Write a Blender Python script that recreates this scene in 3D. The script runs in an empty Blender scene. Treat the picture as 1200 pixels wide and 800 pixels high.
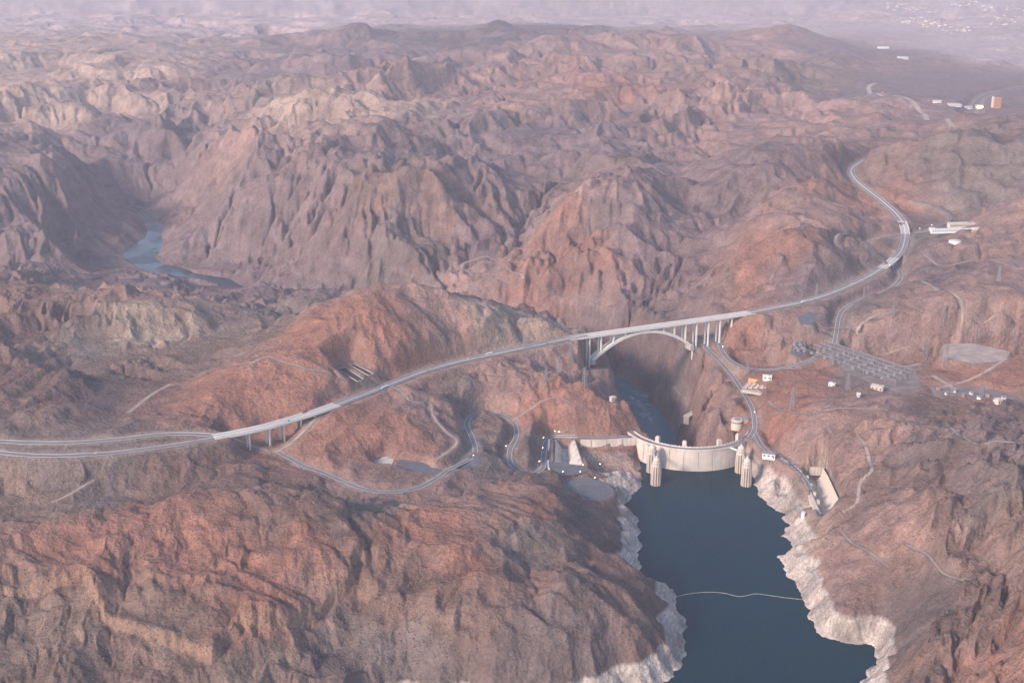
import bpy, bmesh, math, random, heapq
import numpy as np
from mathutils import Vector, Matrix
from mathutils.geometry import tessellate_polygon

# ------------------------------------------------------------------ camera, sky, sun, exposure
S = bpy.context.scene
FOC, PITCH, CAMZ = 1550.0, math.radians(18.5), 1140.0      # focal length in photo pixels (1200 wide), tilt, metres above the lake
cam_d = bpy.data.cameras.new('camera'); cam = bpy.data.objects.new('camera', cam_d)
S.collection.objects.link(cam); S.camera = cam
cam_d.sensor_fit = 'HORIZONTAL'; cam_d.sensor_width = 36.0; cam_d.lens = 36.0*FOC/1200.0
cam_d.clip_start = 1.0; cam_d.clip_end = 120000.0
cam.location = (0, 0, CAMZ); cam.rotation_euler = (math.pi/2-PITCH, 0, 0)

SUN_EL = math.radians(28.0)
SUN_DIR = Vector((-0.75, -0.66, 0)).normalized()           # horizontal direction towards the sun
world = bpy.data.worlds.new('World'); S.world = world; world.use_nodes = True
wn = world.node_tree.nodes; wl = world.node_tree.links
bg = wn['Background']
sky = wn.new('ShaderNodeTexSky'); sky.sky_type = 'NISHITA'; sky.sun_disc = False
sky.sun_elevation = SUN_EL; sky.sun_rotation = math.atan2(SUN_DIR.x, SUN_DIR.y)
sky.air_density = 1.0; sky.dust_density = 1.0; sky.ozone_density = 1.0; sky.altitude = 800
wl.new(sky.outputs[0], bg.inputs[0]); bg.inputs[1].default_value = 0.15
sun_d = bpy.data.lights.new('sun', 'SUN'); sun = bpy.data.objects.new('sun', sun_d); S.collection.objects.link(sun)
sun_d.energy = 2.5; sun_d.angle = math.radians(11.0); sun_d.color = (1.0, 0.82, 0.70)
to_sun = Vector((SUN_DIR.x*math.cos(SUN_EL), SUN_DIR.y*math.cos(SUN_EL), math.sin(SUN_EL)))
sun.rotation_euler = to_sun.to_track_quat('Z', 'Y').to_euler(); sun.location = (0, 0, 3000)
S.view_settings.view_transform = 'Standard'; S.view_settings.look = 'None'
S.view_settings.exposure = 1.02; S.view_settings.gamma = 1.0; S.view_settings.use_curve_mapping = False
S.render.engine = 'CYCLES'
S.cycles.use_denoising = True
S.cycles.max_bounces = 4; S.cycles.diffuse_bounces = 2; S.cycles.glossy_bounces = 2
S.cycles.transmission_bounces = 1; S.cycles.volume_bounces = 2; S.cycles.transparent_max_bounces = 4
HAZE_DENSITY = 3.1e-5

random.seed(7); rng = np.random.default_rng(11)
COL = S.collection

# ------------------------------------------------------------------ survey helpers: a sight line of the photo to a place on the map
SP, CP = math.sin(PITCH), math.cos(PITCH)
def ray(px, py):
    dx = (px-600)/FOC; dy = (400-py)/FOC
    return dx, CP+dy*SP, -SP+dy*CP
def at(px, py, z):
    dx, dy, dz = ray(px, py); t = (z-CAMZ)/dz
    return Vector((t*dx, t*dy, z))

# ------------------------------------------------------------------ noise
_perm = rng.permutation(256).astype(np.int32); _perm = np.concatenate([_perm, _perm])
_ang = rng.random(256)*2*np.pi; _gx = np.cos(_ang).astype(np.float32); _gy = np.sin(_ang).astype(np.float32)
def perlin(x, y, seed=0):
    x = x+seed*17.31; y = y+seed*9.77
    xi = np.floor(x).astype(np.int32); yi = np.floor(y).astype(np.int32)
    xf = (x-xi).astype(np.float32); yf = (y-yi).astype(np.float32)
    u = xf*xf*xf*(xf*(xf*6-15)+10); v = yf*yf*yf*(yf*(yf*6-15)+10)
    X0 = xi & 255; X1 = (xi+1) & 255; Y0 = yi & 255; Y1 = (yi+1) & 255
    def g(a, b, fx, fy):
        h = _perm[_perm[a]+b]; return _gx[h]*fx+_gy[h]*fy
    a = g(X0, Y0, xf, yf); b = g(X1, Y0, xf-1, yf); c = g(X0, Y1, xf, yf-1); d = g(X1, Y1, xf-1, yf-1)
    return (a+(b-a)*u+((c+(d-c)*u)-(a+(b-a)*u))*v)*1.5
def fbm(x, y, wl, n, seed=0, gain=0.5):
    s = 0; a = 1.0
    for k in range(n):
        s = s+a*perlin(x/wl, y/wl, seed+k*3); a *= gain; wl *= 0.5
    return s
def sstep(a, b, x):
    t = np.clip((x-a)/(b-a), 0, 1); return t*t*(3-2*t)

# ------------------------------------------------------------------ surveyed roads (photo x, photo y, height above the lake)
def P3(lst): return [at(*p) for p in lst]
HWY_W = [(686,392,150),(640,402,150),(590,412.5,150),(540,423,150.5),(500,434,151),(470,445,152),(450,453,152),(420,464.5,153),(395,474,154)]
VIADUCT = [(395,474,154),(370,482.5,154.5),(350,488.5,155),(330,494.5,155.5),(310,500,156),(290,504.5,156.5),(270,508.5,157),(250,512,157.5)]
HWY_A = [(250,510,157.5),(225,508.5,158),(187,509,159),(133,515,160),(67,519,161),(0,517,162),(-60,512,163),(-140,505,164)]
HWY_B = [(250,514,157.5),(225,518,157.5),(200,522,158),(133,530.5,159),(67,534,160),(17,532,161),(-20,527,162),(-70,520,163),(-140,512,164)]
HWY_E = [(879,366,150),(905,361,151),(930,356,153),(950,351,155),(975,343,159),(1000,332.5,164),(1020,322.5,169),(1034,314,173)]
OVER1 = [(1034,314,173),(1042,308,175),(1049,302,177)]
HWY_E2 = [(1049,302,177),(1056,294,180),(1060,282,184),(1061,274,188)]
OVER2 = [(1061,274,188),(1060,267,191),(1057,259,194)]
HWY_E3 = [(1057,259,194),(1050,250,198),(1040,241,203),(1028,231,209),(1016,222,215),(1005,213,221),(998,204,228),(998,198,233),(1005,192,238),(1020,185,243),(1035,181,240)]
OLD_NV = [(878,513,49),(884,503,50),(884,490,54),(880,475,60),(869,456,67),(858,440,72),(845,425,77),(832,412,80),(826,405,81),(832,400,82),(842,401,84),(846,411,86),(855,422,89),(872,430,93),(900,433,98),(925,429,104),(945,424,108),(965,414,113),(976,405,118),(980,390,125),(983,372,131),(990,361,136),(1010,351,142),(1035,342,149),(1050,333,153),(1056,322,155),(1050,312,157),(1040,304,160),(1024,296,163),(1017,288,166),(1022,281,170),(1040,277,175),(1062,274,178),(1085,271,184),(1120,268,190),(1150,263,194)]
NV_LOOP = [(1090,270,186),(1103,264,192),(1114,257,198),(1110,250,202),(1099,243,206),(1086,238,209),(1070,235,211)]
AZ_OLD = [(735,511.5,48),(718,513,48),(700,513.5,48),(680,513,48),(662,511.5,48.5),(648,511,49),(640,518,50),(637,534,52),(636,548,54),(622,555,57),(608,551,60),(598,541,64),(598,526,68),(605,511,71),(603,497,75),(590,487,78),(570,483,81),(553,487,84),(547,497,87),(553,512,90),(557,526,93),(552,536,95),(540,543,98),(524,551,101),(510,561,104),(490,571,107),(462,576,110),(432,574,112),(405,565,114),(380,554,116),(357,546,118),(340,537,119),(325,529,120)]
AZ_SERV = [(325,529,120),(311,527,119),(288,519,120),(268,511,124)]
AZ_SERV2 = [(325,529,120),(342,518,128),(359,502,140),(370,490,147),(388,478,152)]
LOT_ROAD = [(540,543,98),(525,551,99),(508,550,99),(492,545,99),(478,541,99)]
NV_LAKE = [(884,506,49),(892,521,50),(903,530,50),(918,537,50),(932,548,50),(942,560,49),(950,574,47)]
FARROAD = [(1135,140,151),(1140,129,152),(1146,119,153),(1155,112,154),(1180,106,155),(1215,100,156)]
ROADS = dict(HWY_W=(HWY_W,25), HWY_A=(HWY_A,16), HWY_B=(HWY_B,16), HWY_E=(HWY_E,25), HWY_E2=(HWY_E2,25), HWY_E3=(HWY_E3,25),
             OLD_NV=(OLD_NV,11), NV_LOOP=(NV_LOOP,8), AZ_OLD=(AZ_OLD,11), AZ_SERV=(AZ_SERV,8), AZ_SERV2=(AZ_SERV2,8), NV_LAKE=(NV_LAKE,10), FARROAD=(FARROAD,22))

def catmull(pts, step=6.0):
    P = [Vector(p) for p in pts]; P = [P[0]*2-P[1]]+P+[P[-1]*2-P[-2]]
    out = []
    for i in range(1, len(P)-2):
        a, b, c, d = P[i-1:i+3]; n = max(2, int((c-b).length/step))
        for k in range(n):
            t = k/n
            out.append(0.5*((2*b)+(c-a)*t+(2*a-5*b+4*c-d)*t*t+(3*b-a-3*c+d)*t*t*t))
    out.append(P[-2].copy())
    return out
LINES = {k: catmull(P3(v[0])) for k, v in ROADS.items()}
LINES['VIADUCT'] = catmull(P3(VIADUCT)); LINES['OVER1'] = catmull(P3(OVER1)); LINES['OVER2'] = catmull(P3(OVER2))

# ------------------------------------------------------------------ shorelines
def fract(pts, amp, n, seed):
    r = random.Random(seed); P = [Vector((p[0], p[1])) for p in pts]
    for k in range(n):
        Q = []
        for i in range(len(P)-1):
            a, b = P[i], P[i+1]; d = b-a; m = (a+b)/2+Vector((-d.y, d.x))*r.uniform(-amp, amp)
            Q += [a, m]
        P = Q+[P[-1]]
    return P
DAM_C = Vector((388, 2694)); DAM_R = 145.0; CREST = 48.0
def dam_pt(a, r, z=0.0): a = math.radians(a); return Vector((DAM_C.x+r*math.sin(a), DAM_C.y-r*math.cos(a), z))
LEFT_SHORE = [(752,549),(748,552),(756,560),(752,568),(740,580),(734,589),(735,596),(742,602),(748,612),(752,623),(748,632),(746,647),(750,661),(741,674),(757,679),(769,688),(789,690),(792,710),(800,742),(805,768),(789,786),(772,808),(720,830),(640,842),(560,848),(500,842),(455,846),(440,880)]
RIGHT_SHORE = [(878,548),(884,560),(889,575),(902,593),(920,602),(926,616),(914,628),(929,644),(910,651),(917,666),(932,682),(940,700),(950,714),(956,737),(971,748),(1012,754),(1025,758),(1017,783),(1007,800),(1000,830),(1010,880),(1030,960)]
ls = fract([at(x, y, 0) for x, y in LEFT_SHORE], 0.2, 3, 3)
rs = fract([at(x, y, 0) for x, y in RIGHT_SHORE], 0.2, 3, 4)
dam_arc = [dam_pt(a, DAM_R-8).to_2d() for a in np.linspace(-58, 62, 13)]
LAKE = ls[::-1]+dam_arc+rs+[Vector((900, 1000)), Vector((900, 700)), Vector((-500, 700)), Vector((-500, 1350)), Vector((-250, 1560))]
RIVZ = -132.0
RIV_R = [(800,560),(797,535),(795,522),(784,497),(773,481),(757,468),(762,461),(751,457),(731,446),(706,431),(694,422),(660,416),(600,412),(500,402),(400,382),(320,355),(268,326)]
rr = [at(x, y, RIVZ).to_2d() for x, y in RIV_R]
rl = []
for i, p in enumerate(rr):
    a = rr[max(0, i-1)]; b = rr[min(len(rr)-1, i+1)]; d = (b-a).normalized()
    rl.append(p+Vector((-d.y, d.x))*(110 if i < 12 else 150))
# visible bend of the river far downstream
BEND_A = [(268,326),(232,321),(212,313),(190,309),(183,303),(188,293),(191,285),(189,272),(193,266),(184,258),(177,249),(170,247),(164,243),(172,236)]
BEND_B = [(160,236),(154,243),(162,251),(169,262),(173,270),(170,278),(161,284),(147,294),(143,299),(152,307),(162,314),(180,321),(205,325),(240,329),(262,335)]
RIVER = [Vector((352, 2640)), Vector((430, 2640))]+rr+[at(x, y, RIVZ).to_2d() for x, y in BEND_A]+[at(x, y, RIVZ).to_2d() for x, y in BEND_B]+rl[::-1]

def poly_sd(X, Y, poly, chunk=150000):
    """signed distance to a polygon, negative inside"""
    P = np.array([(p[0], p[1]) for p in poly], np.float32); Q = np.roll(P, -1, 0)
    xf = X.ravel().astype(np.float32); yf = Y.ravel().astype(np.float32); out = np.empty_like(xf)
    for s in range(0, xf.size, chunk):
        x = xf[s:s+chunk]; y = yf[s:s+chunk]; best = np.full_like(x, 1e12); ins = np.zeros(x.shape, bool)
        for (ax, ay), (bx, by) in zip(P, Q):
            ex = bx-ax; ey = by-ay; L = ex*ex+ey*ey+1e-9
            t = np.clip(((x-ax)*ex+(y-ay)*ey)/L, 0, 1)
            dx = x-ax-t*ex; dy = y-ay-t*ey; np.minimum(best, dx*dx+dy*dy, out=best)
            if ay != by: ins ^= ((ay > y) != (by > y)) & (x < (bx-ax)*(y-ay)/(by-ay)+ax)
        d = np.sqrt(best); out[s:s+chunk] = np.where(ins, -d, d)
    return out.reshape(X.shape)
def sd_box(X, Y, poly, margin, far=1e4):
    """signed distance evaluated only near the polygon"""
    xs = [p[0] for p in poly]; ys = [p[1] for p in poly]
    m = (X > min(xs)-margin) & (X < max(xs)+margin) & (Y > min(ys)-margin) & (Y < max(ys)+margin)
    out = np.full(X.shape, far, np.float32)
    if m.any(): out[m] = poly_sd(X[m], Y[m], poly)
    return out

# ------------------------------------------------------------------ relief: surveyed heights of ridges and valleys
HP = [
# foreground, Arizona side
(0,800,75),(100,800,85),(200,795,80),(300,800,72),(400,800,50),(440,795,42),(60,740,95),(150,745,112),(260,750,100),(330,765,85),(100,700,118),(40,700,105),
(0,672,120),(60,668,122),(100,672,120),(122,712,112),(190,732,102),(245,744,98),(282,716,112),(315,718,114),(360,700,118),(402,684,118),
(0,648,150),(60,640,160),(97,650,158),(128,690,152),(190,708,146),(245,720,140),(280,692,152),(315,694,154),(360,676,158),(402,660,158),
(100,618,172),(200,640,170),(300,655,170),(350,625,188),(250,600,182),(150,588,170),(395,606,192),(330,590,168),(200,575,165),(450,605,185),
(30,602,122),(60,572,118),(120,556,128),(190,552,140),(0,570,128),(0,620,138),(60,612,166),(260,560,145),(300,548,132),
(410,690,105),(405,740,80),(420,778,52),(470,760,85),(520,720,125),(560,680,160),(540,640,175),(500,620,180),(545,600,188),(590,610,170),(470,660,150),
(600,690,165),(650,685,165),(690,690,140),(640,720,140),(590,750,95),(640,770,60),(720,740,80),(760,720,60),(770,700,45),(560,785,50),(680,788,42),(480,790,44),
(600,660,135),(640,662,122),(690,664,90),(712,668,60),(560,645,160),
(600,590,160),(640,562,150),(655,580,152),(670,605,145),(690,632,125),(705,652,100),(620,620,150),(600,565,135),(560,572,115),(530,580,125),
(690,600,75),(715,615,45),(725,640,42),(700,580,60),(650,565,120),
(480,590,130),(430,590,128),(390,585,135),(340,560,126),(350,575,145),
# hill between viaduct and the old road
(470,455,156),(510,468,150),(538,492,128),(545,512,108),(480,500,142),(430,490,152),(400,500,148),(380,520,132),(430,525,122),(470,532,106),(360,520,128),(330,508,118),(300,522,108),(290,535,112),
(575,515,58),(585,500,62),(620,520,80),(630,500,82),(560,470,112),(600,470,112),(640,470,118),
# Arizona rim by the bridge
(540,440,140),(580,430,146),(620,420,146),(660,410,128),(600,450,128),(650,440,128),(690,425,82),(700,445,84),(720,462,92),(738,478,86),(752,496,70),(700,470,100),(720,495,72),(690,497,66),(660,498,64),(670,480,96),(710,430,30),(686,400,88),(694,405,72),
# ridge hill left of highway
(200,478,150),(240,455,178),(285,424,208),(315,414,214),(345,424,208),(385,428,184),(420,440,172),(430,432,170),(300,465,176),(360,455,172),(220,490,158),(260,490,160),(400,448,166),
(330,402,222),(400,354,272),(440,340,298),(485,332,318),(515,340,305),(540,355,275),(565,368,235),(600,368,205),(635,378,176),(660,392,152),(450,400,228),(400,400,236),(500,400,215),(540,395,200),(600,395,180),(580,380,200),
# behind the red hill, beyond the gorge
(420,318,20),(480,312,40),(540,300,60),(510,335,0),(560,330,40),(600,325,70),(640,345,60),(590,350,40),(620,360,20),(575,305,75),(600,300,85),(660,365,10),(700,375,0),(730,385,-10),(760,385,0),(790,385,20),(810,385,60),(745,425,-60),(770,420,-35),(790,425,-10),
(700,524,36),(720,528,30),(740,537,14),(700,540,24),(735,548,6),(715,548,14),
# Nevada rim
(808,400,84),(800,405,40),(812,425,60),(820,445,50),(840,470,48),(858,495,40),(835,440,68),(795,450,-45),(790,475,-70),(815,490,-75),(850,510,10),(865,470,62),(880,440,88),(900,450,102),(860,412,96),(890,412,120),(925,412,128),(880,385,140),(868,372,142),(850,385,100),(900,375,150),(930,385,140),
(900,480,108),(930,470,122),(960,455,124),(985,425,122),(1030,440,124),(1070,455,124),(1100,462,122),(1150,468,124),(1200,475,128),(1000,462,124),
(915,500,88),(960,512,112),(1000,480,142),(1050,492,160),(1100,500,172),(1150,490,165),(1200,505,190),(1000,540,106),(985,560,76),(1025,510,150),(1030,560,130),
(1020,600,128),(1060,590,172),(1100,560,215),(1150,540,232),(1200,560,255),(1050,620,140),(1100,610,185),(1150,620,215),(1200,630,240),(985,630,72),(1010,640,76),(1050,650,98),(1090,650,140),(1060,690,78),(1030,690,60),(1000,670,58),(1100,690,128),(1150,690,185),(1200,700,220),(1050,730,50),(1090,745,92),(1120,780,112),(1160,760,160),(1200,780,185),(1070,790,52),(970,640,52),(965,670,42),(1000,720,40),
# Nevada behind the highway
(860,352,180),(850,335,215),(880,315,245),(905,290,275),(930,262,310),(940,255,318),(915,330,200),(960,290,235),(950,320,185),(990,300,195),(940,340,165),(985,315,180),(975,270,250),(1000,255,235),(1020,262,215),(1030,285,190),
(1000,360,150),(960,375,150),(1030,380,155),(1050,400,150),(1100,385,180),(1150,350,215),(1190,340,225),(1130,320,215),(1080,330,185),(1100,350,200),(1140,410,145),(1180,415,150),(1100,420,140),(1190,385,175),(1200,440,150),(1080,300,190),(1150,300,205),(1200,300,220),(1060,415,142),
(1110,156,425),(1140,165,420),(1165,172,410),(1085,170,385),(1060,182,340),(1040,192,290),(1200,150,400),(1200,200,370),(1150,220,310),(1100,220,290),(1060,225,250),(1200,240,290),(1150,245,245),(1040,215,245),(1200,265,230),
# conical red mountain
(690,220,345),(705,216,350),(730,214,352),(745,225,340),(668,240,305),(650,262,255),(632,290,190),(615,315,130),(640,325,120),(680,320,150),(700,330,120),(740,320,130),(720,280,230),(760,250,290),(780,275,210),(800,262,200),(790,305,110),(770,345,50),(740,350,50),(690,350,60),(760,300,170),
(830,295,118),(850,275,150),(820,320,120),(800,345,80),(840,250,190),(880,240,220),(880,260,215),(920,232,250),
(780,195,335),(820,185,348),(860,180,352),(900,186,345),(950,195,320),(970,205,300),(870,212,275),(820,215,280),(920,215,275),(990,215,255),(780,235,220),
# massif right of the gorge
(330,132,390),(380,112,415),(440,98,440),(480,108,425),(510,130,370),(300,160,350),(260,185,290),(215,215,190),(205,235,100),(225,262,50),(262,280,0),(300,300,-10),(340,300,40),(350,250,225),(330,210,290),(400,235,255),(430,215,300),(420,275,130),(450,260,160),(500,214,275),(515,240,230),(535,262,160),(470,290,60),(580,228,245),(600,250,180),(618,262,120),(560,265,120),(400,310,0),(350,322,-60),(300,322,-100),(640,225,220),(660,205,235),
(470,160,320),(500,180,260),(560,190,240),(600,172,260),(540,150,300),(640,150,300),(620,205,215),(700,190,255),(740,175,270),(690,150,290),(760,150,300),(820,150,290),(850,120,330),(800,100,360),(720,105,365),(640,110,350),(580,112,345),
# the left rim of the gorge
(180,222,-80),(198,205,-50),(218,185,-10),(238,165,40),(248,145,90),(255,132,130),
(0,130,345),(50,110,370),(100,118,350),(140,140,300),(60,165,260),(0,170,290),(110,180,220),(150,175,230),(175,180,240),(40,220,190),(100,222,170),(140,205,160),(150,230,60),(0,260,120),(60,262,110),(110,262,60),(130,280,0),(30,300,40),(90,305,-30),(130,320,-75),(180,340,-85),(60,318,40),(0,320,80),(230,340,-100),(280,345,-100),(210,350,-60),(160,330,-80),
(0,346,185),(50,336,200),(100,332,205),(140,334,205),(180,352,185),(225,378,150),(270,402,112),(300,392,110),(330,370,120),(360,345,130),(300,362,40),(260,365,40),
(0,385,160),(60,400,130),(140,400,135),(190,410,120),(240,425,118),(120,440,112),(180,455,112),(60,425,140),
(0,455,178),(35,446,182),(75,434,186),(100,438,160),(40,480,165),(90,470,140),(130,490,128),(0,500,160),(170,490,120),
# far ridges and the plain
(0,72,405),(40,64,425),(110,66,425),(170,72,415),(230,70,400),(262,85,350),(60,90,380),(150,100,330),(220,100,310),(290,85,285),(300,110,255),(270,130,200),(330,95,300),(350,60,350),(270,60,370),(250,110,260),
(410,34,480),(430,44,440),(380,55,380),(470,60,400),(530,70,410),(560,60,450),(576,42,540),(590,30,590),(606,42,540),(625,60,450),(500,80,420),(540,80,420),(660,68,450),(720,72,440),(790,55,490),(830,60,470),(880,52,480),(925,32,510),(945,50,470),(970,70,400),(680,90,400),(760,90,400),(860,90,400),(920,100,370),(960,130,320),(900,140,330),(1000,140,300),(1010,165,270),(960,165,310),(1040,150,270),
(0,25,390),(120,35,400),(200,30,385),(300,40,370),(400,15,390),(500,40,400),(600,12,395),(700,35,405),(800,25,410),(1000,30,420),(1200,30,420),(1100,50,400),(1050,80,370),(1200,80,320),(1120,100,310),(1000,90,370),(1080,125,280),(1150,130,240),(1200,125,270),(1160,150,250),
(-150,0,390),(200,-5,395),(600,-8,400),(1000,-5,425),(1350,0,430),
(-150,100,370),(-150,200,230),(-150,300,100),(-150,400,150),(-150,450,170),(-150,600,140),(-150,700,120),(-150,800,80),(0,900,60),(200,900,60),(350,880,40),
(1350,130,330),(1350,200,330),(1350,300,230),(1350,400,190),(1350,480,160),(1350,560,260),(1350,680,240),(1350,800,190),(1150,880,110),(1300,900,150),
]

# ------------------------------------------------------------------ the relief grid (cells grow with distance)
UMAX = 0.55; NU, NV = 1120, 1140
Y0, Y1, Y2 = 1120.0, 11600.0, 46000.0
def row_y(n):
    k = int(n*0.95)
    return np.concatenate([np.exp(np.linspace(math.log(Y0), math.log(Y1), k)), np.exp(np.linspace(math.log(Y1), math.log(Y2), n-k+1))[1:]])
def grid(nu, nv):
    u = np.linspace(-UMAX, UMAX, nu); y = row_y(nv)
    return u, y, (u[None, :]*y[:, None]).astype(np.float32), np.repeat(y[:, None], nu, 1).astype(np.float32)
def resample(A, nv, nu):
    """separable cubic resampling of a grid"""
    def ax(A, n):
        m = A.shape[0]; t = np.linspace(0, m-1, n); i = np.clip(np.floor(t).astype(int), 0, m-2); f = (t-i)[:, None].astype(np.float32)
        g = lambda k: A[np.clip(i+k, 0, m-1)]
        a, b, c, d = g(-1), g(0), g(1), g(2)
        return 0.5*(2*b+(c-a)*f+(2*a-5*b+4*c-d)*f*f+(3*b-a-3*c+d)*f*f*f)
    return np.ascontiguousarray(ax(ax(A, nv).T.copy(), nu).T)

def rbf_eval(pts, vals, gx, gy, smooth=0.0):
    n = len(pts); D = np.sqrt(((pts[:, None]-pts[None])**2).sum(-1))
    M = np.zeros((n+1, n+1)); M[:n, :n] = -D+np.eye(n)*smooth; M[:n, n] = 1; M[n, :n] = 1
    vals = vals.reshape(n, -1); w = np.linalg.solve(M, np.vstack([vals, np.zeros((1, vals.shape[1]))]))
    q = np.stack([gx.ravel(), gy.ravel()], 1).astype(np.float32); out = np.empty((q.shape[0], vals.shape[1]), np.float32)
    p = pts.astype(np.float32); w32 = w.astype(np.float32)
    for s in range(0, q.shape[0], 8000):
        d = np.sqrt((q[s:s+8000, None, 0]-p[None, :, 0])**2+(q[s:s+8000, None, 1]-p[None, :, 1])**2)
        out[s:s+8000] = -d @ w32[:n]+w32[n]
    return out

# heights that the eye misjudged are eased until no slope between neighbours is steeper than these rocks stand
hp = np.array(HP, float)
m_ = (hp[:, 0] < 850) & (hp[:, 1] < 330) & (hp[:, 2] > 0); hp[m_, 2] *= np.interp(hp[m_, 1], [20, 90, 200, 330], [.38, .50, .57, .75])
m_ = (hp[:, 0] >= 850) & (hp[:, 1] < 145); hp[m_, 2] *= np.interp(hp[m_, 1], [20, 90, 145], [.36, .46, .62])
m_ = (hp[:, 0] < 700) & (hp[:, 1] > 555); hp[m_, 2] = 30+(hp[m_, 2]-30)*.76
m_ = (hp[:, 0] > 980) & (hp[:, 1] > 520); hp[m_, 2] = 30+(hp[m_, 2]-30)*.82
m_ = (hp[:, 0] > 1030) & (hp[:, 1] >= 145) & (hp[:, 1] < 226); hp[m_, 2] = 200+(hp[m_, 2]-200)*.62
m_ = (hp[:, 0] < 205) & (hp[:, 1] > 95) & (hp[:, 1] < 325) & (hp[:, 2] > 0); hp[m_, 2] *= .68
hp0 = hp[:, 2].copy()
def w_at(px, py, z):
    dx = (px-600)/FOC; dy = (400-py)/FOC; t = (z-CAMZ)/(-SP+dy*CP); return np.stack([t*dx, t*(CP+dy*SP)], 1)
fixp = []
for k in ROADS: fixp += [(p.x, p.y, p.z) for p in LINES[k][::12]]
fixp = np.array(fixp); nh = len(hp)
for it in range(60):
    w2 = w_at(hp[:, 0], hp[:, 1], hp[:, 2]); allp = np.vstack([w2, fixp[:, :2]]); allz = np.concatenate([hp[:, 2], fixp[:, 2]])
    D = np.sqrt(((w2[:, None]-allp[None])**2).sum(-1)); dz = hp[:, 2][:, None]-allz[None]
    lim = 5+0.62*D; ex = np.where(D < 700, np.sign(dz)*np.maximum(np.abs(dz)-lim, 0), 0)
    mx = np.where(np.abs(ex.max(1)) > np.abs(ex.min(1)), ex.max(1), ex.min(1))
    hp[:, 2] = np.clip(hp[:, 2]-0.35*mx, hp0-110, hp0+70)
hp = hp[np.abs(mx) < 12]
cp = [at(*p) for p in hp.tolist()]
for k in ROADS:
    L = LINES[k]; cp += L[::12]
cp = [c for c in cp if c.y < Y1*1.02]
pts = np.array([(c.x/c.y, math.log(c.y)) for c in cp]); vals = np.array([c.z for c in cp])
keep = []; seen = set()
for i, p in enumerate(pts):
    key = (round(p[0]*400), round(p[1]*400))
    if key not in seen: seen.add(key); keep.append(i)
pts = pts[keep]; vals = vals[keep]
CU, CV = 250, 290
u, y, Xc, Yc = grid(CU, CV)
base_c = rbf_eval(pts, vals, np.repeat(u[None], CV, 0), np.repeat(np.log(y)[:, None], CU, 1), 0.004).reshape(CV, CU)
farw = sstep(10500, 12500, Yc)
base_c = base_c*(1-farw)+farw*(150+50*fbm(Xc, Yc, 5000, 3, 5)+110*np.clip(.5-np.abs(fbm(Xc, Yc, 1500, 3, 6)), 0, 1)+sstep(17000, 30000, Yc)*420*np.clip(fbm(Xc, Yc, 9000, 4, 8)+0.25, 0, 2))

# roughness of the ground: 1 rugged rock, 0 smooth
RP = [(100,700,.65),(300,640,.75),(550,700,.6),(650,700,.75),(600,600,.5),(400,590,.8),(440,500,.35),(600,440,.7),(300,450,.3),(450,380,.4),(100,420,.9),(50,470,.6),
(100,250,1.4),(350,220,1.3),(500,250,1.3),(600,180,1.2),(720,260,1.0),(870,220,.7),(900,300,.8),(1000,290,.5),(1120,200,.8),(1120,330,.6),(1000,380,.5),(1030,440,.25),(1100,520,1.0),(1150,620,1.2),(1040,650,.3),(1150,740,1.3),
(800,450,1.0),(750,400,.9),(650,130,1.1),(850,90,1.3),(850,60,1.2),(600,60,1.2),(700,70,1.2),(450,80,1.3),(420,50,1.1),(100,90,1.2),(200,30,.6),(300,40,.8),(500,30,.7),(600,10,.4),(1000,20,.12),(1100,60,.15),(1150,110,.15),(700,30,.9),(850,25,.5),(1010,110,.7),(300,80,1.1),(560,320,.8),(960,480,.6),(1170,400,.3),(230,300,1.0),(200,560,.5),(60,580,.5)]
rp = [at(px, py, 150 if py > 140 else 350) for px, py, r in RP]
rpts = np.array([(c.x/c.y, math.log(c.y)) for c in rp])
q = np.stack([np.repeat(u[None], CV, 0).ravel(), np.repeat(np.log(y)[:, None], CU, 1).ravel()], 1)
d2 = ((q[:, None]-rpts[None])**2).sum(-1)+1e-4
wgt = d2**-1.6
rough_c = ((wgt*np.array([r for *_, r in RP])).sum(1)/wgt.sum(1)).reshape(CV, CU).astype(np.float32)
rough_c = rough_c*(1-farw)+farw*0.4

# ---- drainage: streams cut into the ground
EU, EV = 860, 900
ue, ye, Xe, Ye = grid(EU, EV)
he = resample(base_c, EV, EU); re_ = resample(rough_c, EV, EU)
scale_e = np.clip(Ye/3000.0, 0.6, 2.5)
wx = Xe+120*fbm(Xe, Ye, 600, 3, 31); wy = Ye+120*fbm(Xe, Ye, 600, 3, 35)
far_e = sstep(3200, 4600, Ye)
he = he+re_*(30*fbm(wx, wy, 420, 5, 1, 0.55)+16*(1-2*np.abs(fbm(wx, wy, 190, 4, 21)))
             + far_e*(6*(.5-np.abs(perlin(wx/120, wy/120, 52))*1.8)+2*(.5-np.abs(perlin(wx/60, wy/60, 53))*1.8))
             + far_e*(115*(0.6-np.abs(fbm(wx, wy, 1100, 3, 23, .45))*1.6)+30*(0.5-np.abs(fbm(wx, wy, 420, 2, 27, .4))*1.8)))
def bend_view(Z, X, Y):
    """the near bank of the river bend shelves gently"""
    U = X/Y; w = sstep(-.37, -.315, U)*sstep(-.19, -.225, U)*sstep(3450, 3750, Y)*sstep(4750, 4650, Y)
    lim = RIVZ+2+np.maximum(4640-Y, 0)*0.195+5*fbm(X, Y, 90, 4, 45)
    return Z+w*np.minimum(lim-Z, 0)
for px, py, z, hgt, rad in ((590,46,190,100,330),(420,50,190,90,420),(925,50,190,110,480),(1110,185,280,35,300),(690,245,190,35,300),(780,66,190,90,600),(250,80,180,60,500),(640,70,190,80,500),(480,110,230,60,420)):
    c = at(px, py, z); he = he+hgt*np.clip(1-np.sqrt((Xe-c.x)**2+(Ye-c.y)**2)/rad, 0, 1)**1.25
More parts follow.
